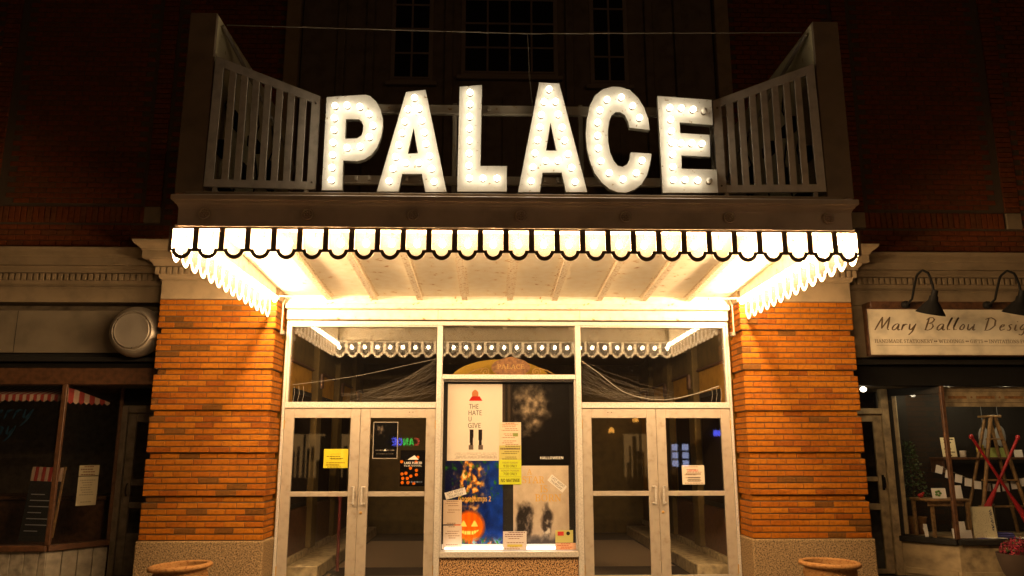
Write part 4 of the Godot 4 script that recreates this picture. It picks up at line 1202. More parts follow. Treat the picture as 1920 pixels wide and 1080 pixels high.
		var rope := [Vector3(s * 0.95, 2.76, -0.06), Vector3(s * 1.18, 2.60, -0.06), Vector3(s * 1.45, 2.38, -0.06), Vector3(s * 1.72, 2.28, -0.06), Vector3(s * 2.05, 2.25, -0.06), Vector3(s * 2.45, 2.33, -0.06), Vector3(s * 2.76, 2.43, -0.06)]
		if s < 0:
			rope = [Vector3(-0.95, 2.78, -0.06), Vector3(-1.4, 2.68, -0.06), Vector3(-1.9, 2.57, -0.06), Vector3(-2.4, 2.49, -0.06), Vector3(-2.80, 2.44, -0.06)]
		var smooth := []
		var c := Curve3D.new()
		for i in rope.size():
			var d: Vector3 = (rope[mini(i + 1, rope.size() - 1)] - rope[maxi(i - 1, 0)]) / 6.0
			c.add_point(rope[i], -d, d)
		for i in 25:
			smooth.append(c.sample_baked(c.get_baked_length() * i / 24.0))
		part(web, "main_strand", MB.new().tube(smooth, 0.0020 if s < 0 else 0.0050, 6).mesh(), M.web_rope)
		for i in 3:
			var x: float = s * (2.66 + 0.06 * i)
			part(web, "drop_strand", MB.new().tube([Vector3(x, 2.42, -0.06), Vector3(x + 0.01, 2.32, -0.06), Vector3(x - 0.01, 2.215, -0.06)], 0.0016, 5).mesh(), M.web_rope)


# ---------------------------------------------------------------- upper front of the theatre
func upper_front() -> void:
	var t := thing("theatre_building", "dark brick upper storey of the cinema with a wooden window bay", "building", Vector3(0, 4.165, 0))
	part(t, "wall_backing", MB.new().box(Vector3(-9.5, 4.165, -0.5), Vector3(9.5, 10.5, 0.05)).mesh(), M.mortar)
	var rest := MB.new()
	var rest2 := MB.new()
	var placed := 0
	for row in 58:
		var y := 4.205 + row * 0.0735
		for s in [-1.0, 1.0]:
			var x := 3.12 + (0.106 if row % 2 else 0.0)
			while x < 8.2:
				var inside := x > 4.62 and x + 0.2 < 7.05 and y > 4.80
				var border := (x + 0.2 > 4.64 and x < 4.86 and y > 4.55) or (x + 0.2 > 6.81 and x < 7.03 and y > 4.55) or (y > 4.53 and y < 4.82 and x + 0.2 > 4.64 and x < 7.03)
				if not border:
					var z := 0.060 + (0.0 if inside else 0.012) + rng.randf_range(-0.001, 0.001)
					var near := (y < 5.2 and x < 6.7 and rng.randf() < 0.62)
					var dark := rng.randf() < 0.4
					if near and placed < 232:
						part(t, "brick", brick_mesh(0.2, 0.062, 0.04), M.old_brick_brown if dark else M.old_brick, at(s * (x + 0.1), y, z))
						placed += 1
					else:
						add_brick(rest if dark else rest2, Vector3(s * (x + 0.1), y, z), 0.2, 0.062, 0.04, Basis.IDENTITY)
				x += 0.2115
	for s in [-1.0, 1.0]:
		for i in 25:                                             # soldier course under the panel
			var x := 4.875 + i * 0.0778
			part(t, "soldier_brick", brick_mesh(0.066, 0.215, 0.05), M.old_brick if rng.randf() < 0.6 else M.old_brick_brown, at(s * x, 4.672, 0.078))
		for k in [4.75, 6.92]:
			part(t, "corner_stone", box(Vector3(s * (k - 0.105), 4.565, 0.03), Vector3(s * (k + 0.105), 4.785, 0.084), 0.006), M.stone_trim)
			for i in 60:                                         # stacked headers up the panel edge
				add_brick(rest if i % 3 == 0 else rest2, Vector3(s * k, 4.830 + i * 0.0735, 0.078), 0.205, 0.062, 0.05, Basis.IDENTITY)
	part(t, "brickwork_brown", rest.mesh(), M.old_brick_brown).set_meta("kind", "stuff")
	part(t, "brickwork_red", rest2.mesh(), M.old_brick).set_meta("kind", "stuff")
	# wooden bay with three windows
	part(t, "bay_wall", MB.new().box(Vector3(-2.9, 4.17, 0.0), Vector3(2.9, 10.4, 0.075)).mesh(), M.bay_paint)
	for x in [-3.02, 3.02]:
		part(t, "bay_pilaster", box(Vector3(x - 0.10, 4.166, 0.0), Vector3(x + 0.10, 10.4, 0.16), 0.01), M.stone_trim)
	for x in [-2.35, -1.95, -0.85, 0.85, 1.98, 2.4]:
		part(t, "bay_post", box(Vector3(x - 0.055, 4.171, 0.075), Vector3(x + 0.055, 10.4, 0.12), 0.008), M.bay_paint)
	for w in [[-1.60, -1.13, 2, 6.68], [-0.615, 0.625, 4, 6.78], [1.20, 1.62, 2, 6.66]]:
		var x0: float = w[0]
		var x1: float = w[1]
		var f := part(t, "window", box(Vector3(x0 - 0.06, w[3] - 0.07, 0.0755), Vector3(x1 + 0.06, 9.4, 0.09), 0.004), M.sash_paint)
		part(f, "pane", box(Vector3(x0, w[3], 0.0905), Vector3(x1, 9.3, 0.0925), 0), M.black_paint)
		for i in range(1, w[2]):
			var x: float = lerpf(x0, x1, float(i) / float(w[2]))
			part(f, "glazing_bar", box(Vector3(x - 0.014, w[3], 0.0926), Vector3(x + 0.014, 9.3, 0.108), 0.003), M.sash_paint)
		for i in range(0, 8):
			var y: float = w[3] + 0.372 * i
			part(f, "glazing_bar", box(Vector3(x0 - 0.02, y - 0.014, 0.093), Vector3(x1 + 0.02, y + 0.014, 0.106), 0.003), M.sash_paint)
		part(f, "window_sill", box(Vector3(x0 - 0.12, w[3] - 0.13, 0.0765), Vector3(x1 + 0.12, w[3] - 0.072, 0.16), 0.008), M.sash_paint)
	for k in [[-1.36, 0.26], [-0.45, 0.24], [0.0, 0.20], [0.46, 0.24], [1.41, 0.26]]:
		part(t, "spandrel_panel", box(Vector3(k[0] - k[1] / 2, 5.1, 0.0757), Vector3(k[0] + k[1] / 2, 6.42, 0.10), 0.012), M.bay_paint)
	for s in [-1.0, 1.0]:                                        # round bosses beside the letters
		part(t, "round_boss", MB.new().lathe([[0.0001, 0.05], [0.10, 0.045], [0.17, 0.025], [0.18, 0.0]], 20, Vector3(s * 2.55 + 0.06, 6.2, 0.076), Basis(Vector3.RIGHT, PI / 2)).mesh(), M.stone_trim)


# ---------------------------------------------------------------- shops
func slab(parent: Node3D, called: String, x0: float, z0: float, x1: float, z1: float, y0: float, y1: float, t: float, m: Material, out := 0.0, ch := 0.003) -> MeshInstance3D:
	var d := Vector3(x1 - x0, 0, z1 - z0)
	var l := d.length()
	var bx := d / l
	var bz := bx.cross(Vector3.UP)
	var x := Transform3D(Basis(bx, Vector3.UP, bz), Vector3((x0 + x1) / 2, y0, (z0 + z1) / 2) + bz * out)
	return part(parent, called, box(Vector3(-l / 2, 0, -t), Vector3(l / 2, y1 - y0, 0), ch), m, x)


func entablature(t: Node3D, s: float) -> void:
	part(t, "cornice", cornice([Vector3(s * 4.372, 0, 0.07), Vector3(s * 9.5, 0, 0.07)], s).mesh(), M.stone_trim)
	part(t, "frieze", box(Vector3(s * 4.372, 3.49, -0.3), Vector3(s * 9.5, 3.698, 0.068), 0.003), M.stone_trim)
	part(t, "frieze_fillet", box(Vector3(s * 4.372, 3.672, 0.0685), Vector3(s * 9.5, 3.690, 0.082), 0.003), M.stone_trim)
	for i in 42:
		var x := 4.40 + 0.0775 * i
		part(t, "dentil", box(Vector3(s * x, 3.768, 0.07), Vector3(s * (x + 0.05), 3.854, 0.145), 0.003), M.stone_trim)


func shop_shell(t: Node3D, s: float, m: Material) -> void:
	part(t, "inner_floor", MB.new().box(Vector3(s * 4.38, -0.1, -3.2), Vector3(s * 9.5, 0.0, 0.04)).mesh(), M.lobby_floor)
	part(t, "inner_back_wall", MB.new().box(Vector3(s * 4.38, 0.0, -3.3), Vector3(s * 9.5, 2.6, -3.2)).mesh(), m)
	part(t, "inner_side_wall", MB.new().box(Vector3(s * 4.30, 0.0, -3.2), Vector3(s * 4.40, 2.6, -0.01)).mesh(), m)
	part(t, "inner_side_wall", MB.new().box(Vector3(s * 9.4, 0.0, -3.2), Vector3(s * 9.5, 2.6, 0.04)).mesh(), m)
	part(t, "inner_ceiling", MB.new().box(Vector3(s * 4.38, 2.43, -3.2), Vector3(s * 9.5, 2.6, -0.10)).mesh(), m)


func left_shop() -> void:
	var t := thing("corner_shop", "dark shop front with a red striped awning left of the cinema", "shop front", Vector3(-6.5, 0, 0))
	entablature(t, -1.0)
	shop_shell(t, -1.0, M.door_brown)
	part(t, "recess_back", box(Vector3(-9.5, 3.39, -0.30), Vector3(-4.372, 3.489, -0.22), 0), M.door_brown)
	part(t, "sign_backing", box(Vector3(-9.5, 2.775, -0.2), Vector3(-4.372, 3.389, -0.012), 0), M.dark_metal)
	part(t, "ledge", box(Vector3(-9.5, 2.715, -0.1), Vector3(-4.372, 2.774, 0.11), 0.006), M.dark_metal)
	part(t, "head_board", box(Vector3(-9.5, 2.64, -0.1), Vector3(-4.372, 2.714, 0.02), 0.004), M.black_paint)
	part(t, "fascia_board", box(Vector3(-9.5, 2.43, -0.1), Vector3(-4.372, 2.639, 0.05), 0.006), M.brown_wood)
	var b := thing("sign_board", "long blank pale metal sign board behind the steel drum", "sign board", Vector3(-6.6, 2.83, 0.02))
	part(b, "board", box(Vector3(-8.6, 2.835, -0.01), Vector3(-4.56, 3.385, 0.03), 0.004), M.shop_sign_metal)
	for x in [-6.36, -8.2]:
		part(b, "seam", box(Vector3(x - 0.003, 2.84, 0.0302), Vector3(x + 0.003, 3.38, 0.0312), 0), M.dark_metal)
	# round steel drum
	var d := thing("drum_sign", "round brushed steel drum sign mounted beside the left brick pillar", "sign", Vector3(-4.735, 2.74, 0.2))
	var ax := Basis(Vector3.RIGHT, PI / 2)
	var c := Vector3(-4.735, 3.078, 0.03)
	part(d, "drum", MB.new().lathe([[0.20, 0.0], [0.262, 0.03], [0.305, 0.09], [0.322, 0.16], [0.324, 0.20], [0.315, 0.25], [0.290, 0.300], [0.262, 0.326], [0.244, 0.336], [0.238, 0.334], [0.236, 0.312]], 48, c, ax).mesh(), M.brushed_steel)
	part(d, "lid", MB.new().lathe([[0.236, 0.312], [0.226, 0.313], [0.225, 0.336], [0.218, 0.345], [0.208, 0.345], [0.202, 0.339], [0.12, 0.341], [0.0005, 0.343]], 48, c, ax).mesh(), M.brushed_steel)
	for a in [0.7, -1.45, 2.5]:
		part(d, "rivet", MB.new().ball(c + Vector3(cos(a) * 0.222, sin(a) * 0.222, 0.344), Vector3(0.008, 0.008, 0.004), 8, 4).mesh(), M.dark_metal)
	# window: front, canted side, door in the recess
	slab(t, "sill", -9.4, 0.05, -5.64, 0.05, 0.40, 0.47, 0.16, M.brown_wood, 0.04, 0.008)
	slab(t, "sill", -5.638, 0.05, -5.2, -0.60, 0.40, 0.47, 0.16, M.brown_wood, 0.04, 0.008)
	part(t, "corner_post", box(Vector3(-5.672, 0.471, 0.01), Vector3(-5.612, 2.429, 0.06), 0.005), M.brown_wood)
	part(t, "corner_post", box(Vector3(-5.225, 0.471, -0.63), Vector3(-5.175, 2.429, -0.57), 0.005), M.brown_wood)
	slab(t, "pane", -9.4, 0.035, -5.672, 0.035, 0.471, 2.43, 0.006, M.shop_glass, 0.0, 0)
	slab(t, "pane", -5.63, 0.005, -5.222, -0.575, 0.471, 2.43, 0.006, M.shop_glass, 0.0, 0)
	var x := -9.3
	while x < -5.7:
		slab(t, "plank", x, 0.045, minf(x + 0.163, -5.645), 0.045, 0.02, 0.399, 0.03, M.shop_plank, rng.randf_range(-0.003, 0.003), 0.005)
		x += 0.17
	for i in 4:
		var u0 := i / 4.0 + 0.006
		var u1 := (i + 1) / 4.0 - 0.006
		slab(t, "plank", lerpf(-5.64, -5.2, u0), lerpf(0.045, -0.60, u0), lerpf(-5.64, -5.2, u1), lerpf(0.045, -0.60, u1), 0.02, 0.399, 0.03, M.shop_plank, 0.0, 0.005)
	var dr := thing("shop_door", "dark brown panelled door in the recess beside the striped awning shop", "door", Vector3(-4.82, 0, -0.6))
	part(dr, "door_frame", box(Vector3(-5.174, 0, -0.66), Vector3(-5.10, 2.20, -0.56), 0.006), M.door_brown)
	part(dr, "door_frame", box(Vector3(-4.46, 0, -0.66), Vector3(-4.402, 2.20, -0.56), 0.006), M.door_brown)
	part(dr, "door_head", box(Vector3(-5.099, 2.10, -0.66), Vector3(-4.461, 2.20, -0.56), 0.006), M.door_brown)
	part(dr, "fanlight", box(Vector3(-5.174, 2.201, -0.62), Vector3(-4.402, 2.428, -0.60), 0), M.black_paint)
	for r in [[-5.098, -4.99, 0.02, 2.098], [-4.58, -4.462, 0.02, 2.098]]:
		part(dr, "stile", box(Vector3(r[0], r[2], -0.64), Vector3(r[1], r[3], -0.60), 0.005), M.door_brown)
	for r in [[0.02, 0.55], [0.86, 0.94], [1.15, 1.24], [1.98, 2.098]]:
		part(dr, "rail", box(Vector3(-4.989, r[0], -0.638), Vector3(-4.581, r[1], -0.602), 0.005), M.door_brown)
	part(dr, "pane", box(Vector3(-4.989, 0.55, -0.625), Vector3(-4.581, 1.98, -0.621), 0), M.shop_glass)
	part(dr, "handle", MB.new().tube([Vector3(-5.03, 1.02, -0.59), Vector3(-5.03, 1.06, -0.56), Vector3(-5.03, 1.14, -0.56), Vector3(-5.03, 1.18, -0.59)], 0.009, 8).mesh(), M.dark_metal)
	# striped awning inside the window
	var aw := thing("striped_awning", "small red and white striped awning inside the dark shop window", "awning", Vector3(-6.2, 2.2, -0.2))
	var k := 0
	x = -5.73
	while x > -8.0:
		var b2 := MB.new()
		b2.quad(Vector3(x - 0.044, 2.31, -0.06), Vector3(x, 2.31, -0.06), Vector3(x, 2.428, -0.50), Vector3(x - 0.044, 2.428, -0.50))
		b2.quad(Vector3(x - 0.044, 2.305, -0.50), Vector3(x, 2.305, -0.50), Vector3(x, 2.30, -0.062), Vector3(x - 0.044, 2.30, -0.062))
		var q := PackedVector2Array([Vector2(x, 2.309), Vector2(x - 0.044, 2.309)])
		for i in 6:
			var xx := x - 0.044 + 0.044 * i / 5.0
			q.push_back(Vector2(xx, 2.245 - 0.024 * absf(sin((xx + 5.73) * PI / 0.088))))
		b2.extrude(q, -0.062, -0.058)
		part(aw, "stripe", b2.mesh(), M.fabric_red if k % 2 else M.fabric_white)
		k += 1
		x -= 0.0445
	for i in 9:                                                  # the triangular end, along the canted glass
		var u0 := i / 9.0
		var u1 := (i + 1) / 9.0
		var e := MB.new()
		var p0 := Vector3(-5.70, 0, -0.03).lerp(Vector3(-5.33, 0, -0.52), u0)
		var p1 := Vector3(-5.70, 0, -0.03).lerp(Vector3(-5.33, 0, -0.52), u1)
		var h0 := lerpf(2.425, 2.235, u0)
		var h1 := lerpf(2.425, 2.235, u1)
		e.quad(p0 + Vector3(0, 2.22, 0), p1 + Vector3(0, 2.22, 0), p1 + Vector3(0, h1, 0), p0 + Vector3(0, h0, 0))
		e.quad(p1 + Vector3(-0.003, 2.22, -0.002), p0 + Vector3(-0.003, 2.22, -0.002), p0 + Vector3(-0.003, h0, -0.002), p1 + Vector3(-0.003, h1, -0.002))
		e.tri(p0 + Vector3(0, 2.22, 0), p0.lerp(p1, 0.5) + Vector3(0, 2.19, 0), p1 + Vector3(0, 2.22, 0))
		part(aw, "end_stripe", e.mesh(), M.fabric_red if i % 2 else M.fabric_white)
	# lettering on the glass, board, notice, counter
	var g := thing("window_lettering", "dim blue script lettering on the dark shop window", "lettering", Vector3(-6.3, 1.78, 0.04))
	script_words(g, "erry", Vector3(-6.50, 2.00, 0.038), 0.24, 0.011, 1.05, M.blue_ink)
	script_words(g, "ny", Vector3(-6.46, 1.80, 0.038), 0.22, 0.011, 1.05, M.blue_ink)
	var mb := thing("menu_board", "leaning chalk menu board with a striped top inside the dark shop window", "menu board", Vector3(-6.0, 0.47, -0.35))
	var tilt := Transform3D(Basis(Vector3.RIGHT, -0.10) * Basis(Vector3.BACK, -0.03), Vector3(-6.0, 0.48, -0.30))
	part(mb, "board", box(Vector3(-0.20, 0, -0.02), Vector3(0.20, 0.74, 0), 0.004), M.chalkboard, tilt)
	for i in 9:
		part(mb, "stripe", box(Vector3(-0.20 + 0.0444 * i, 0.742, -0.02), Vector3(-0.158 + 0.0444 * i, 0.92, 0.002), 0.002), M.fabric_red if i % 2 else M.fabric_white, tilt)
	part(mb, "edge_strip", box(Vector3(0.201, 0.05, -0.025), Vector3(0.226, 0.93, 0.0), 0.003), M.ladder_wood, tilt)
	for i in 7:
		part(mb, "chalk_line", box(Vector3(-0.15, 0.12 + 0.075 * i, 0.0005), Vector3(0.02 + 0.13 * absf(sin(i * 2.1)), 0.132 + 0.075 * i, 0.001), 0), M.grey_cloth, tilt)
	var pn := thing("paper_notice", "tall pale paper notice hanging by the dark shop door", "notice", Vector3(-5.40, 0.9, -0.27))
	var yaw := atan2(0.58, 0.408)
	part(pn, "upper_sheet", MB.new().sheet(0.26, 0.13, 0.001).mesh(), lines("print_menu", Color(0.60, 0.56, 0.46), Color(0.40, 0.28, 0.20), 4, 30), at(-5.40, 1.355, -0.30, yaw))
	part(pn, "lower_sheet", MB.new().sheet(0.26, 0.36, 0.001).mesh(), lines("print_menu_long", Color(0.62, 0.58, 0.48), Color(0.48, 0.44, 0.36), 12, 31), at(-5.40, 1.10, -0.30, yaw))
	var ct := thing("shop_counter", "dark wooden counter inside the striped awning shop", "counter", Vector3(-6.4, 0, -1.3))
	part(ct, "counter_body", box(Vector3(-8.0, 0, -1.7), Vector3(-5.5, 0.95, -1.0), 0.01), M.brown_wood)
	part(ct, "counter_top", box(Vector3(-8.05, 0.951, -1.75), Vector3(-5.45, 1.0, -0.95), 0.008), M.brown_wood)


func gooseneck(x: float, label: String) -> void:
	var t := thing("gooseneck_lamp", label, "lamp", Vector3(x, 3.46, 0.3), "gooseneck lamps over the shop sign")
	part(t, "wall_plate", MB.new().lathe([[0.0001, 0.07], [0.035, 0.066], [0.05, 0.04], [0.055, 0.0]], 16, Vector3(x, 3.455, 0.315), Basis(Vector3.RIGHT, PI / 2)).mesh(), M.black_paint)
	var c := Curve3D.new()
	var p := [Vector3(x, 3.455, 0.38), Vector3(x, 3.50, 0.50), Vector3(x, 3.63, 0.57), Vector3(x, 3.77, 0.66), Vector3(x, 3.81, 0.80), Vector3(x, 3.74, 0.93), Vector3(x, 3.60, 0.985), Vector3(x, 3.46, 1.0)]
	for i in p.size():
		var d: Vector3 = (p[mini(i + 1, p.size() - 1)] - p[maxi(i - 1, 0)]) / 6.0
		c.add_point(p[i], -d, d)
	var path := []
	for i in 25:
		path.append(c.sample_baked(c.get_baked_length() * i / 24.0))
	part(t, "neck", MB.new().tube(path, 0.0145, 10).mesh(), M.black_paint)
	var turn := Basis(Vector3.RIGHT, 0.32) * Basis(Vector3.BACK, -0.13)
	var at_shade := Vector3(x, 3.455, 1.0)
	part(t, "shade", MB.new().lathe([[0.030, 0.06], [0.036, 0.055], [0.038, -0.01], [0.050, -0.02], [0.056, -0.075], [0.085, -0.105], [0.165, -0.225], [0.168, -0.235], [0.160, -0.226], [0.080, -0.112], [0.03, -0.09]], 28, at_shade, turn).mesh(), M.black_paint)
	var b := at_shade + turn * Vector3(0, -0.15, 0)
	part(t, "bulb", MB.new().ball(b, Vector3(0.03, 0.04, 0.03), 12, 8).mesh(), M.small_bulb)
	lamp(t, b, 0.022, WARM, 0.03)


func right_shop() -> void:
	var t := thing("stationery_shop", "cream shop front with a canted display window right of the cinema", "shop front", Vector3(6.5, 0, 0))
	entablature(t, 1.0)
	shop_shell(t, 1.0, M.door_brown)
	part(t, "sign_backing", box(Vector3(4.372, 2.80, -0.2), Vector3(9.5, 3.489, 0.06), 0), M.stone_trim)
	part(t, "ledge", box(Vector3(4.372, 2.70, -0.1), Vector3(9.5, 2.775, 0.16), 0.006), M.dark_metal)
	part(t, "head_board", box(Vector3(4.372, 2.43, -0.1), Vector3(9.5, 2.699, 0.05), 0.005), M.black_paint)
	var s := thing("shop_sign", "long cream sign board with brown script lettering over the display window", "sign", Vector3(6.0, 2.79, 0.3))
	part(s, "board", box(Vector3(4.634, 2.803, 0.24), Vector3(7.40, 3.397, 0.325), 0.004), M.sign_cream)
	for r in [[4.620, 7.414, 2.789, 2.802], [4.620, 7.414, 3.398, 3.410]]:
		part(s, "edge_strip", box(Vector3(r[0], r[2], 0.235), Vector3(r[1], r[3], 0.335), 0.003), M.brown_wood)
	for x in [4.620, 7.401]:
		part(s, "edge_strip", box(Vector3(x, 2.8025, 0.235), Vector3(x + 0.013, 3.3975, 0.335), 0.003), M.brown_wood)
	part(s, "mounting_rail", box(Vector3(4.70, 3.411, 0.06), Vector3(7.35, 3.505, 0.31), 0.006), M.brown_wood)
	script_words(s, "Mary Ballou Designs", Vector3(4.715, 3.122, 0.3262), 0.172, 0.0088, 1.215, M.brown_ink)
	words(s, "line_of_text", "HANDMADE STATIONERY \u2022\u2022 WEDDINGS \u2022\u2022 GIFTS \u2022\u2022 INVITATIONS FOR ALL OCCASIONS", Vector3(5.96, 2.980, 0.3262), 2.52, 0.045, M.brown_ink, false, true)
	part(s, "rule", box(Vector3(4.72, 2.921, 0.3255), Vector3(7.3, 2.924, 0.3262), 0), M.brown_ink)
	gooseneck(5.15, "black gooseneck lamp over the left part of the shop sign")
	gooseneck(6.23, "black gooseneck lamp at the right edge of the picture")
	# door in the recess
	var dr := thing("shop_door", "cream glazed door with three dark panes beside the right brick pillar", "door", Vector3(4.8, 0, -0.5))
	var m: Material = M.shop_cream
	part(dr, "door_frame", box(Vector3(5.10, 0, -0.56), Vector3(5.20, 2.428, -0.46), 0.006), m)
	part(dr, "door_frame", box(Vector3(4.402, 0, -0.56), Vector3(4.44, 2.428, -0.46), 0.006), m)
	part(dr, "door_head", box(Vector3(4.441, 2.085, -0.56), Vector3(5.099, 2.165, -0.455), 0.008), m)
	part(dr, "fanlight", box(Vector3(4.441, 2.166, -0.52), Vector3(5.099, 2.428, -0.51), 0), M.shop_glass)
	for r in [[4.442, 4.56], [4.985, 5.098]]:
		part(dr, "stile", box(Vector3(r[0], 0.015, -0.54), Vector3(r[1], 2.08, -0.50), 0.004), m)
	for r in [[0.015, 0.075], [0.825, 0.905], [1.195, 1.255], [1.985, 2.08]]:
		part(dr, "rail", box(Vector3(4.561, r[0], -0.538), Vector3(4.984, r[1], -0.502), 0.004), m)
	for r in [[0.075, 0.825], [0.905, 1.195], [1.255, 1.985]]:
		part(dr, "pane", box(Vector3(4.56, r[0], -0.522), Vector3(4.985, r[1], -0.518), 0), M.shop_glass)
	var hd := part(dr, "handle", MB.new().tube([Vector3(5.045, 1.10, -0.495), Vector3(5.045, 1.12, -0.45), Vector3(5.045, 1.24, -0.45), Vector3(5.045, 1.26, -0.495)], 0.012, 8).mesh(), M.black_paint)
	part(hd, "back_plate", box(Vector3(5.028, 1.08, -0.4995), Vector3(5.062, 1.28, -0.494), 0.002), M.black_paint)
	var sp := thing("spot_lamp", "small bright spot lamp above the cream shop door", "lamp", Vector3(4.63, 2.38, 0.0))
	part(sp, "lamp_arm", MB.new().tube([Vector3(4.66, 2.43, -0.04), Vector3(4.65, 2.40, 0.0)], 0.012, 8).mesh(), M.black_paint)
	part(sp, "bulb", MB.new().ball(Vector3(4.64, 2.385, 0.02), Vector3(0.042, 0.034, 0.034), 12, 8).mesh(), M.small_bulb)
	lamp(sp, Vector3(4.64, 2.385, 0.02), 0.05, Color(1.0, 0.80, 0.5), 0.03)
	# display window
	slab(t, "sill", 5.20, -0.50, 5.66, 0.05, 0.43, 0.50, 0.2, M.dark_metal, 0.05, 0.008)
	slab(t, "sill", 5.662, 0.05, 9.4, 0.05, 0.43, 0.50, 0.2, M.dark_metal, 0.05, 0.008)
	slab(t, "bulkhead", 5.20, -0.50, 5.66, 0.05, 0.0, 0.429, 0.04, m, 0.0, 0.004)
	slab(t, "bulkhead", 5.661, 0.05, 9.4, 0.05, 0.0, 0.429, 0.04, m, 0.0, 0.004)
	slab(t, "bulkhead_moulding", 5.23, -0.465, 5.64, 0.025, 0.03, 0.11, 0.02, m, 0.019, 0.006)
	slab(t, "bulkhead_moulding", 5.70, 0.05, 9.3, 0.05, 0.03, 0.11, 0.02, m, 0.019, 0.006)
	part(t, "corner_post", box(Vector3(5.64, 0.501, 0.01), Vector3(5.69, 2.429, 0.06), 0.005), M.brown_wood)
	slab(t, "window_frame", 5.20, -0.50, 5.235, -0.458, 0.501, 2.429, 0.05, M.dark_metal, 0.0, 0.004)
	slab(t, "inner_stop", 5.25, -0.47, 5.28, -0.43, 0.52, 2.35, 0.03, M.shop_cream, -0.01, 0.003)
	slab(t, "window_head", 5.22, -0.48, 5.64, 0.03, 2.33, 2.429, 0.05, M.dark_metal, 0.0, 0.004)
	slab(t, "pane", 5.235, -0.458, 5.645, 0.032, 0.50, 2.33, 0.006, M.shop_glass, -0.01, 0)
	slab(t, "pane", 5.69, 0.04, 9.4, 0.04, 0.50, 2.43, 0.006, M.shop_glass, 0.0, 0)
	var ban := thing("window_banner", "pale cream banner with faint brown print across the top of the display window", "banner", Vector3(7.0, 2.15, -0.06))
	part(ban, "banner_board", box(Vector3(5.70, 2.165, -0.075), Vector3(9.3, 2.428, -0.06), 0.003), M.shop_cream)
	for y in [2.215, 2.365]:
		part(ban, "rule", box(Vector3(5.72, y, -0.0598), Vector3(9.3, y + 0.008, -0.0590), 0), M.brown_ink)
	for k in 9:                                                  # faint print, too dim to read
		part(ban, "line_of_text", box(Vector3(5.80 + 0.38 * k, 2.27, -0.0598), Vector3(6.05 + 0.38 * k, 2.305, -0.0590), 0), M.sign_wood)
		part(ban, "print_dot", MB.new().lathe([[0.0001, 0.001], [0.014, 0.001], [0.014, 0.0]], 10, Vector3(6.115 + 0.38 * k, 2.288, -0.0598), Basis(Vector3.RIGHT, PI / 2)).mesh(), M.sign_wood)
	# display floor and what stands on it
	part(t, "display_floor", box(Vector3(5.72, 0.44, -1.0), Vector3(9.3, 0.498, -0.02), 0.004), M.shop_cream)
	part(t, "display_floor", MB.new().extrude(PackedVector2Array([Vector2(5.26, 1.0), Vector2(5.26, 0.44), Vector2(5.70, 0.02), Vector2(5.719, 1.0)]), 0.44, 0.497, Transform3D(Basis(Vector3(1, 0, 0), Vector3(0, 0, -1), Vector3(0, 1, 0)), Vector3.ZERO)).mesh(), M.shop_cream)
	part(t, "display_back", box(Vector3(5.3, 0.0, -1.08), Vector3(9.3, 2.42, -1.01), 0.004), M.dark_metal)
	display_things()


func card(called: String, label: String, c: Vector3, w: float, h: float, m: Material, lean := -0.15, yaw := 0.0) -> Node3D:
	var t := thing(called, label, "card", c)
	var x := Transform3D(Basis(Vector3.UP, yaw) * Basis(Vector3.RIGHT, lean), c + Vector3(0, 0.001, 0))
	part(t, "card_front", box(Vector3(-w / 2, 0, -0.004), Vector3(w / 2, h, 0.0), 0.001), m, x)
	part(t, "card_strut", box(Vector3(-w * 0.3, 0, -0.006), Vector3(w * 0.3, h * 0.7, -0.0045), 0), M.paper, x * Transform3D(Basis(Vector3.RIGHT, -0.35), Vector3(0, h * 0.08, 0)))
	return t


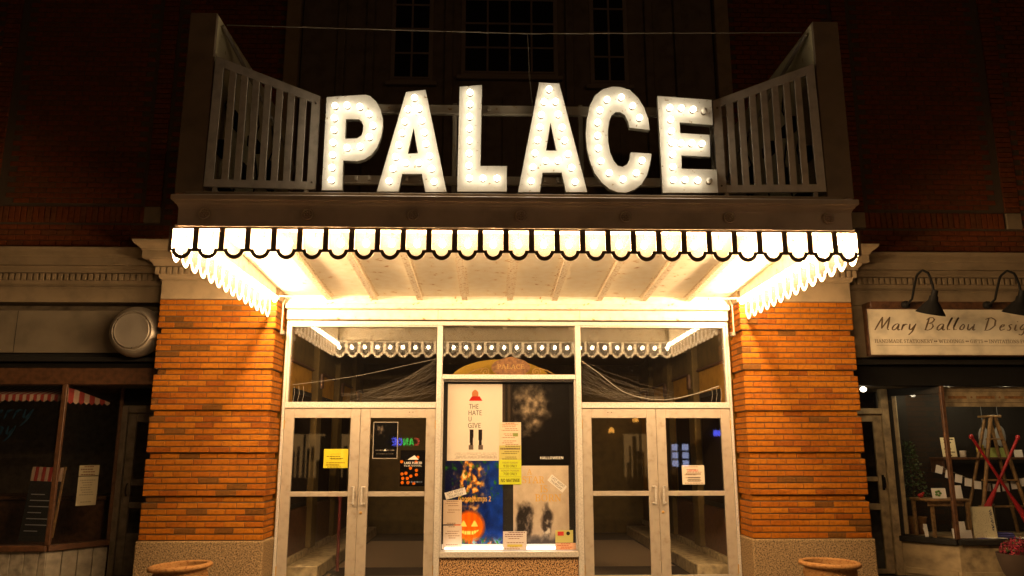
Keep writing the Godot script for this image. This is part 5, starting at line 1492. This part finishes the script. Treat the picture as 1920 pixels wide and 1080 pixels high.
func display_things() -> void:
	var l := thing("step_ladder", "wooden A-frame step ladder standing in the display window", "ladder", Vector3(6.58, 0.5, -0.5))
	for s in [[6.56, 6.24, -0.40], [6.63, 6.99, -0.42]]:
		part(l, "leg", MB.new().tube([Vector3(s[1], 0.499, s[2]), Vector3(s[0], 2.05, s[2])], 0.026, 6).mesh(), M.ladder_wood)
		part(l, "leg", MB.new().tube([Vector3(s[1], 0.499, s[2] - 0.36), Vector3(s[0], 2.05, s[2] - 0.12)], 0.022, 6).mesh(), M.ladder_wood)
	part(l, "top_step", box(Vector3(6.50, 2.04, -0.60), Vector3(6.70, 2.07, -0.38), 0.004), M.ladder_wood)
	for y in [0.86, 1.20, 1.74]:
		var hw: float = 0.36 * (2.05 - y) / 1.55 + 0.03
		part(l, "rung", box(Vector3(6.595 - hw, y, -0.47), Vector3(6.595 + hw, y + 0.022, -0.38), 0.003), M.ladder_wood)
	for e in [[Vector3(6.20, 1.78, -0.30), Vector3(6.86, 0.60, -0.28), "red wooden oar leaning down to the right in the display window"], [Vector3(6.86, 1.77, -0.34), Vector3(6.25, 0.74, -0.33), "red wooden oar leaning down to the left in the display window"]]:
		var o := thing("oar", e[2], "oar", Vector3(e[1].x, 0.5, e[1].z), "red oars in the display window")
		var d: Vector3 = e[1] - e[0]
		part(o, "shaft", MB.new().tube([e[0], e[0] + d * 0.7], 0.020, 8).mesh(), M.red_paint)
		part(o, "blade", MB.new().tube([e[0] + d * 0.66, e[0] + d * 0.78, e[0] + d * 0.9, e[1]], 0.022, 8, 0.062).mesh(), M.red_paint)
		part(o, "grip", MB.new().ball(e[0], Vector3(0.030, 0.036, 0.030), 10, 6).mesh(), M.red_paint)
	var sh := thing("display_shelf", "long dark shelf across the back of the display window", "shelf", Vector3(6.7, 1.47, -0.7))
	part(sh, "shelf_board", box(Vector3(5.95, 1.478, -0.95), Vector3(7.6, 1.508, -0.56), 0.004), M.brown_wood)
	for x in [6.0, 7.5]:
		part(sh, "bracket", box(Vector3(x, 1.30, -1.008), Vector3(x + 0.03, 1.477, -0.70), 0.003), M.brown_wood)
	var pm := lines("print_framed", Color(0.84, 0.80, 0.66), Color(0.22, 0.22, 0.20), 6, 40)
	var fc := thing("framed_print", "small white print with dark motifs on the display shelf", "print", Vector3(6.06, 1.509, -0.62))
	part(fc, "sheet", MB.new().sheet(0.20, 0.26, 0.004).mesh(), pm, Transform3D(Basis(Vector3.RIGHT, -0.12), Vector3(6.06, 1.645, -0.62)))
	var mg := thing("mug", "cream mug with a dark handle on the display shelf", "mug", Vector3(6.24, 1.509, -0.60))
	part(mg, "cup", MB.new().lathe([[0.0001, 0.0], [0.04, 0.002], [0.044, 0.09], [0.040, 0.09], [0.036, 0.01], [0.0001, 0.008]], 18, Vector3(6.24, 1.509, -0.60)).mesh(), M.mug)
	part(mg, "handle", MB.new().tube([Vector3(6.282, 1.585, -0.60), Vector3(6.315, 1.575, -0.60), Vector3(6.315, 1.54, -0.60), Vector3(6.282, 1.53, -0.60)], 0.006, 6).mesh(), M.ink)
	card("greeting_card", "upright yellow card on the display shelf behind the ladder", Vector3(6.50, 1.509, -0.60), 0.11, 0.17, M.yellow_card)
	card("greeting_card", "wide green card on the display shelf behind the crossed oars", Vector3(6.74, 1.509, -0.62), 0.26, 0.13, M.green_card)
	card("greeting_card", "white card at the right end of the display shelf", Vector3(7.02, 1.509, -0.60), 0.12, 0.10, M.paper)
	for e in [[6.72, 1.78, "left"], [6.95, 1.80, "right"]]:
		var p := thing("hanging_ornament", "grey leaf-shaped ornament hanging at the back, %s of the pair" % e[2], "ornament", Vector3(e[0], 1.62, -0.85), "grey ornaments in the display")
		part(p, "ornament_body", MB.new().ball(Vector3(e[0], e[1], -0.85), Vector3(0.085, 0.15, 0.02), 14, 8).mesh(), M.grey_cloth)
		part(p, "cord", MB.new().tube([Vector3(e[0], e[1] + 0.14, -0.85), Vector3(e[0], 2.42, -0.85)], 0.003, 5).mesh(), M.grey_cloth)
	var g := thing("paper_garland", "sagging garland of small pale cards across the display window", "garland", Vector3(6.5, 1.2, -0.5))
	var last := Vector3.ZERO
	for i in 13:
		var u := i / 12.0
		var q := Vector3(lerpf(5.82, 7.30, u), 1.40 - 0.24 * (1.0 - pow(absf(u * 2.0 - 1.0), 1.7)), -0.46)
		if i > 0:
			part(g, "cord", MB.new().tube([last, q], 0.002, 4).mesh(), M.web_thread)
		part(g, "garland_card", box(Vector3(-0.048, -0.105, -0.002), Vector3(0.048, 0.0, 0.0), 0), M.paper, Transform3D(Basis(Vector3.BACK, (u - 0.5) * 0.55), q))
		last = q
	var tb := thing("side_table", "small wooden table in the canted corner of the display window", "table", Vector3(5.68, 0.5, -0.30))
	part(tb, "table_top", box(Vector3(5.40, 0.955, -0.55), Vector3(5.98, 0.985, -0.12), 0.006), M.ladder_wood)
	for p in [[5.43, -0.50], [5.95, -0.50], [5.52, -0.22], [5.95, -0.15]]:
		part(tb, "leg", box(Vector3(p[0] - 0.02, 0.498, p[1] - 0.02), Vector3(p[0] + 0.02, 0.954, p[1] + 0.02), 0.003), M.ladder_wood)
	part(tb, "apron", box(Vector3(5.45, 0.89, -0.20), Vector3(5.93, 0.953, -0.185), 0.003), M.ladder_wood)
	var lc := card("leaf_card", "pale card with a green leaf on the corner table", Vector3(5.655, 0.986, -0.25), 0.19, 0.13, M.paper)
	for i in 5:
		var a := i * TAU / 5
		part(lc, "leaf", MB.new().ball(Vector3(5.64 + cos(a) * 0.028, 1.05 + sin(a) * 0.028, -0.252), Vector3(0.02, 0.015, 0.003), 8, 5).mesh(), M.fresh_leaf)
	card("greeting_card", "white upright card at the right of the corner table", Vector3(5.90, 0.986, -0.25), 0.13, 0.165, M.paper)
	var pr := thing("flock_print", "large white print with small dark marks leaning in the display window", "print", Vector3(6.14, 0.499, -0.15))
	var n := FastNoiseLite.new()
	n.seed = 71
	n.frequency = 1.0
	part(pr, "sheet", MB.new().sheet(0.30, 0.385, 0.004).mesh(), picture("print_flock", paint(90, 110, func(u: float, v: float) -> Color:
		if n.get_noise_2d(u * 26, v * 26) > 0.42 and v > 0.15: return Color(0.30, 0.28, 0.24)
		if absf(u - 0.88) < 0.05 and v > 0.1 and v < 0.8 and n.get_noise_2d(u * 14, v * 14) > 0.05: return Color(0.12, 0.13, 0.30)
		return Color(0.84, 0.80, 0.66))), Transform3D(Basis(Vector3.RIGHT, -0.12), Vector3(6.14, 0.694, -0.16)))
	for e in [[5.74, 0.10, 0.12, "small pale card at the foot of the corner table"], [5.86, 0.16, 0.10, "wide pale card below the corner table"], [5.92, 0.14, 0.19, "tall pale card behind the corner table"], [5.46, 0.05, 0.16, "narrow white card at the left of the display floor"]]:
		card("small_card", e[3], Vector3(e[0], 0.499, -0.10 if e[0] < 5.9 and e[0] > 5.5 else -0.30), e[1], e[2], M.paper)
	var cl := thing("folded_cloth", "folded dark blue cloth lying on the display floor", "cloth", Vector3(6.42, 0.499, -0.25))
	part(cl, "cloth_fold", box(Vector3(6.30, 0.499, -0.36), Vector3(6.56, 0.528, -0.18), 0.010), M.blue_cloth)
	part(cl, "cloth_fold", box(Vector3(6.31, 0.529, -0.35), Vector3(6.55, 0.552, -0.19), 0.009), M.blue_cloth)
	var lf := thing("paper_leaflets", "pale leaflets spread flat on the display floor", "leaflets", Vector3(6.4, 0.499, -0.10))
	for i in 6:
		part(lf, "leaflet", box(Vector3(-0.07, 0, -0.05), Vector3(0.07, 0.0025, 0.05), 0), M.paper if i % 3 else M.blue_cloth, at(6.08 + 0.12 * i, 0.4985 + 0.003 * (i % 2), -0.085 - 0.01 * (i % 3), 0.5 * sin(i * 2.3)))
	var wf := thing("toy_window", "small white window frame standing in the display", "frame", Vector3(6.44, 0.499, -0.50))
	for x in [6.36, 6.44, 6.52]:
		part(wf, "upright", box(Vector3(x - 0.007, 0.4985, -0.51), Vector3(x + 0.007, 0.90, -0.495), 0.002), M.shop_plank)
	for y in [0.60, 0.75, 0.89]:
		part(wf, "crossbar", box(Vector3(6.353, y, -0.494), Vector3(6.527, y + 0.012, -0.486), 0.002), M.shop_plank)
	# bushy plant in the corner
	var r := RandomNumberGenerator.new()
	r.seed = 12
	var pl := thing("potted_tree", "bushy dark green potted tree behind the canted glass", "plant", Vector3(5.55, 0.499, -0.72))
	part(pl, "pot", MB.new().lathe([[0.0001, 0.0], [0.10, 0.0], [0.14, 0.20], [0.15, 0.22], [0.13, 0.22], [0.0001, 0.20]], 18, Vector3(5.55, 0.499, -0.72)).mesh(), M.clay)
	part(pl, "trunk", MB.new().tube([Vector3(5.55, 0.69, -0.72), Vector3(5.56, 1.1, -0.71), Vector3(5.54, 1.55, -0.72)], 0.016, 8, 0.006).mesh(), M.brown_wood)
	var lv := MB.new()
	for i in 900:
		var h := r.randf()
		var rad := 0.24 * sqrt(r.randf()) * (1.0 - 0.75 * h)
		var a := r.randf() * TAU
		var q := Vector3(5.55 + cos(a) * rad, 0.92 + h * 0.80, -0.72 + sin(a) * rad)
		var u := Vector3(r.randf_range(-1, 1), r.randf_range(-1, 0.6), r.randf_range(-1, 1)).normalized() * 0.042
		var w := u.cross(Vector3(r.randf_range(-1, 1), 1, r.randf_range(-1, 1))).normalized() * 0.013
		lv.quad(q, q + u * 0.5 + w, q + u, q + u * 0.5 - w)
	part(pl, "crown", lv.mesh(), M.green_leaf).set_meta("kind", "stuff")
	var rb := thing("red_toy_bird", "small red bird ornament perched beside the potted tree", "ornament", Vector3(5.36, 1.0, -0.42))
	part(rb, "bird_body", MB.new().ball(Vector3(5.43, 1.02, -0.30), Vector3(0.040, 0.030, 0.026), 12, 8).mesh(), M.red_paint)
	part(rb, "bird_head", MB.new().ball(Vector3(5.462, 1.05, -0.295), Vector3(0.018, 0.018, 0.016), 10, 6).mesh(), M.red_paint)
	# basket of flowers outside
	var fb := thing("flower_basket", "dark basket of dark red flowers outside the display window", "flower basket", Vector3(6.13, 0.0, 0.45))
	part(fb, "basket", MB.new().lathe([[0.0001, 0.02], [0.10, 0.05], [0.17, 0.16], [0.21, 0.30], [0.225, 0.385], [0.21, 0.385], [0.19, 0.34], [0.0001, 0.33]], 26, Vector3(6.13, 0.0, 0.45)).mesh(), M.basket)
	part(fb, "stand", MB.new().lathe([[0.12, 0.0], [0.10, 0.03], [0.09, 0.06]], 16, Vector3(6.13, 0.0, 0.45)).mesh(), M.dark_metal)
	var bl := MB.new()
	var gr := MB.new()
	for i in 900:
		var d := Vector3(r.randf_range(-1, 1), r.randf_range(-0.2, 1), r.randf_range(-1, 1)).normalized()
		var q := Vector3(6.16, 0.38, 0.45) + d * Vector3(0.19, 0.17, 0.19) * r.randf_range(0.85, 1.06)
		var u := d.cross(Vector3(r.randf_range(-1, 1), r.randf_range(-1, 1), r.randf_range(-1, 1))).normalized()
		var w := (d * 0.7 + u.cross(d) * 0.8).normalized()
		(bl if i % 6 else gr).quad(q, q + (u + w) * 0.014, q + w * 0.028, q + (w - u) * 0.014)
	part(fb, "bloom", bl.mesh(), M.petal).set_meta("kind", "stuff")
	part(fb, "foliage", gr.mesh(), M.green_leaf).set_meta("kind", "stuff")
	# shop lighting: two small downlights over the display
	for e in [[5.95, "left"], [6.75, "right"]]:
		var dl := thing("display_light", "small downlight in the display ceiling, the %s one" % e[1], "lamp", Vector3(e[0], 2.38, -0.30), "downlights in the display ceiling")
		part(dl, "can", MB.new().lathe([[0.05, 0.0], [0.055, 0.05], [0.0001, 0.052]], 16, Vector3(e[0], 2.375, -0.30)).mesh(), M.black_paint)
		part(dl, "bulb", MB.new().ball(Vector3(e[0], 2.36, -0.30), Vector3(0.03, 0.02, 0.03), 10, 6).mesh(), M.small_bulb)
		lamp(dl, Vector3(e[0], 2.36, -0.30), 0.20, Color(1.0, 0.80, 0.46), 0.025)


# ---------------------------------------------------------------- street
func planter(s: float, label: String) -> void:
	var c := Vector3(-3.563 if s < 0 else 3.513, 0.0, 1.2)
	var t := thing("urn_planter", label, "planter", c, "clay planters before the pillars")
	part(t, "urn", MB.new().lathe([[0.0001, 0.0], [0.19, 0.0], [0.20, 0.03], [0.16, 0.06], [0.17, 0.09], [0.25, 0.18], [0.285, 0.27], [0.275, 0.325], [0.255, 0.340], [0.262, 0.352]], 40, c, Basis(Vector3.BACK, 0.05 if s < 0 else -0.015)).mesh(), M.clay)
	part(t, "rim", MB.new().lathe([[0.262, 0.350], [0.30, 0.348], [0.325, 0.358], [0.332, 0.378], [0.322, 0.398], [0.298, 0.406], [0.276, 0.400], [0.270, 0.385], [0.266, 0.30]], 44, c, Basis(Vector3.BACK, 0.05 if s < 0 else -0.015)).mesh(), M.clay)
	var rows := []
	var r := RandomNumberGenerator.new()
	r.seed = 5 if s < 0 else 6
	for i in 9:
		var row := []
		for j in 28:
			var a := TAU * j / 28
			row.append(c + Vector3(cos(a) * 0.268 * (1.0 - i / 8.2), 0.318 + r.randf_range(-0.012, 0.016), -sin(a) * 0.268 * (1.0 - i / 8.2)))
		rows.append(row)
	part(t, "soil", MB.new().grid(rows, true).mesh(), M.soil)
	var lv := MB.new()
	for i in 70:
		var a := r.randf() * TAU
		var rad := 0.24 * sqrt(r.randf())
		var q := c + Vector3(cos(a) * rad, 0.336 + r.randf() * 0.012, sin(a) * rad)
		var u := Vector3(cos(a * 5), r.randf_range(-0.1, 0.25), sin(a * 5)) * 0.03
		var w := u.cross(Vector3.UP).normalized() * 0.011
		lv.quad(q, q + u * 0.5 + w, q + u, q + u * 0.5 - w)
	part(t, "dead_leaf", lv.mesh(), M.dead_leaf).set_meta("kind", "stuff")


func street() -> void:
	structure("pavement", MB.new().box(Vector3(-40, -0.14, -0.06), Vector3(40, 0.0, 5.6)).mesh(), M.pavement)
	structure("kerb", MB.new().cbox(Vector3(-40, -0.16, 5.602), Vector3(40, 0.002, 5.75), 0.012).mesh(), M.concrete)
	structure("road", MB.new().box(Vector3(-40, -0.3, 5.752), Vector3(40, -0.145, 17.0)).mesh(), M.asphalt)
	structure("far_pavement", MB.new().box(Vector3(-40, -0.3, 17.002), Vector3(40, 0.0, 60.0)).mesh(), M.pavement)
	structure("ground", MB.new().box(Vector3(-400, -0.6, -400), Vector3(400, -0.35, 400)).mesh(), M.asphalt)
	for e in [[-8.5, 2.6, "left"], [9.0, 8.0, "right"]]:
		var p := thing("street_lamp", "tall street lamp on the far kerb, out of the picture to the %s" % e[2], "street lamp", Vector3(e[0], 0, 17.3), "street lamps on the far kerb")
		part(p, "pole", MB.new().tube([Vector3(e[0], 0, 17.3), Vector3(e[0], 5.2, 17.3)], 0.07, 10, 0.05).mesh(), M.dark_metal)
		part(p, "arm", MB.new().tube([Vector3(e[0], 5.2, 17.3), Vector3(e[0], 5.6, 17.0), Vector3(e[0], 5.7, 16.4)], 0.04, 8).mesh(), M.dark_metal)
		part(p, "lamp_head", MB.new().lathe([[0.0001, 0.12], [0.10, 0.10], [0.22, 0.0], [0.20, -0.01]], 18, Vector3(e[0], 5.68, 16.3)).mesh(), M.dark_metal)
		part(p, "bulb", MB.new().ball(Vector3(e[0], 5.63, 16.3), Vector3(0.09, 0.07, 0.09), 12, 8).mesh(), M.street_bulb)
		lamp(p, Vector3(e[0], 5.63, 16.3), e[1], Color(1.0, 0.54, 0.20), 0.09)
	# the row of shops across the street, which the door glass mirrors
	var o := thing("opposite_building", "dark brick building across the street, seen only mirrored in the door glass", "building", Vector3(0, 0, 24.0))
	part(o, "wall", MB.new().box(Vector3(-22, 0, 24.03), Vector3(22, 8, 26)).mesh(), M.street_brick)
	mat("neon_blue", 0.1, 0.1, 0.1, 0.5, {"emit": Color(0.10, 0.12, 1.0), "power": 9.0})
	mat("neon_green", 0.1, 0.1, 0.1, 0.5, {"emit": Color(0.05, 1.0, 0.12), "power": 7.0})
	mat("neon_red", 0.1, 0.1, 0.1, 0.5, {"emit": Color(1.0, 0.08, 0.05), "power": 6.0})
	mat("neon_violet", 0.1, 0.1, 0.1, 0.5, {"emit": Color(0.5, 0.1, 1.0), "power": 6.0})
	mat("lit_window", 0.1, 0.1, 0.1, 0.5, {"emit": Color(0.55, 0.62, 1.0), "power": 4.5})
	mat("sconce_glow", 0.1, 0.1, 0.1, 0.5, {"emit": Color(1.0, 0.42, 0.06), "power": 9.0})
	mat("shop_glow", 0.1, 0.1, 0.1, 0.5, {"emit": Color(1.0, 0.52, 0.16), "power": 1.1})
	for e in [[-9.0, -7.2, "far left"], [-6.6, -5.2, "left"], [5.4, 7.0, "right"], [11.2, 13.0, "far right"]]:
		var g := thing("far_shop_window", "dim warm shop window across the street, the %s one" % e[2], "window", Vector3(e[0], 0.4, 23.9), "shop windows across the street")
		part(g, "window_light_panel", box(Vector3(e[0], 0.5, 23.99), Vector3(e[1], 2.3, 24.02), 0.004), M.shop_glow)
		for k in 9:
			var x: float = lerpf(e[0], e[1], (k + 0.5 * rng.randf()) / 9.0)
			var h := rng.randf_range(0.4, 1.8)
			part(g, "shop_goods", box(Vector3(x - 0.07, 0.5, 23.90), Vector3(x + rng.randf_range(0.02, 0.12), 0.5 + h, 23.98), 0.01), M.black_paint)
		for k in 3:
			var x: float = lerpf(e[0], e[1], k / 2.0)
			part(g, "window_bar", box(Vector3(x - 0.05, 0.4, 23.86), Vector3(x + 0.05, 2.4, 23.895), 0.006), M.black_paint)
	var sg := thing("neon_sign", "coloured neon sign across the street, mirrored in the door glass", "sign", Vector3(-3.9, 1.8, 23.9))
	var ks := ["blue", "blue", "green", "green", "red"]
	for i in 5:
		var w := words(sg, "neon_letter", "CANOE"[4 - i], Vector3(-4.32 + 0.24 * i, 1.98, 23.95), 0.20, 0.30, M["neon_" + ks[i]], true, false, 0.0, 0.02, PI)
		w.name = "neon_letter"
	part(sg, "sign_back", box(Vector3(-4.6, 1.7, 23.98), Vector3(-3.2, 2.3, 24.02), 0.004), M.black_paint)
	var bs := thing("shop_light_strip", "blue glowing shop sign across the street, mirrored in the door glass", "sign", Vector3(9.9, 2.2, 23.9))
	part(bs, "light_strip", box(Vector3(9.4, 2.22, 23.94), Vector3(10.5, 2.46, 23.98), 0.01), M.neon_blue)
	part(bs, "sign_back", box(Vector3(9.3, 2.1, 23.981), Vector3(10.6, 2.6, 24.02), 0.004), M.black_paint)
	var lw := thing("lit_window", "pale lit shop window of six panes across the street", "window", Vector3(7.9, 1.0, 23.95))
	for i in 6:
		var x := 7.56 + 0.46 * (i % 2)
		var y := 1.62 - 0.34 * int(i / 2.0)
		part(lw, "window_pane_light", box(Vector3(x, y, 23.95), Vector3(x + 0.26, y + 0.25, 23.97), 0.004), M.lit_window)
	part(lw, "window_frame", box(Vector3(7.45, 0.85, 23.971), Vector3(8.4, 2.0, 24.02), 0.004), M.black_paint)
	for e in [[4.96, 2.44, "nearer the poster case"], [6.02, 2.90, "farther from the poster case"]]:
		var sc := thing("wall_sconce", "orange wall lamp across the street, its mirror image %s" % e[2], "lamp", Vector3(e[0], e[1] - 0.2, 23.9))
		part(sc, "lamp_shade", MB.new().lathe([[0.04, 0.14], [0.10, 0.08], [0.13, -0.06], [0.12, -0.08]], 16, Vector3(e[0], e[1], 23.85)).mesh(), M.sconce_glow)
		part(sc, "lamp_arm", MB.new().tube([Vector3(e[0], e[1] - 0.05, 23.85), Vector3(e[0], e[1] - 0.25, 23.95), Vector3(e[0], e[1] - 0.3, 24.03)], 0.02, 6).mesh(), M.black_paint)


func _ready() -> void:
	rng.seed = 20181
	# camera: a person of 1.6 m eye height in the street, looking slightly up
	var cam := Camera3D.new()
	cam.name = "camera"
	add_child(cam)
	cam.fov = 40.38
	cam.near = 0.05
	cam.far = 600.0
	cam.position = Vector3(-0.2416, 1.6, 10.2)
	cam.rotation_order = EULER_ORDER_YXZ
	cam.rotation = Vector3(0.2049, -0.0276, -0.0006)
	cam.current = true
	# night sky, faintly lit by the town
	var sky := ProceduralSkyMaterial.new()
	sky.sky_top_color = Color(0.0035, 0.0022, 0.0014).linear_to_srgb()
	sky.sky_horizon_color = Color(0.013, 0.0075, 0.004).linear_to_srgb()
	sky.ground_bottom_color = Color(0.004, 0.003, 0.002).linear_to_srgb()
	sky.ground_horizon_color = Color(0.010, 0.0065, 0.004).linear_to_srgb()
	sky.sun_angle_max = 0.0
	var env := Environment.new()
	env.background_mode = Environment.BG_SKY
	env.sky = Sky.new()
	env.sky.sky_material = sky
	env.tonemap_mode = Environment.TONE_MAPPER_LINEAR
	env.tonemap_exposure = 1.0
	env.sdfgi_enabled = true
	env.ssao_enabled = true
	env.ssil_enabled = true
	var we := WorldEnvironment.new()
	we.name = "environment"
	we.environment = env
	add_child(we)
	make_materials()
	street()
	lobby()
	upper_front()
	left_shop()
	right_shop()
	pillar(-1.0, "brick pillar between the steel drum sign and the cinema doors")
	pillar(1.0, "brick pillar between the cinema doors and the cream shop sign")
	entrance()
	canopy()
	signs_on_canopy()
	poster_case()
	planter(-1.0, "round clay planter before the left brick pillar")
	planter(1.0, "round clay planter before the right brick pillar")
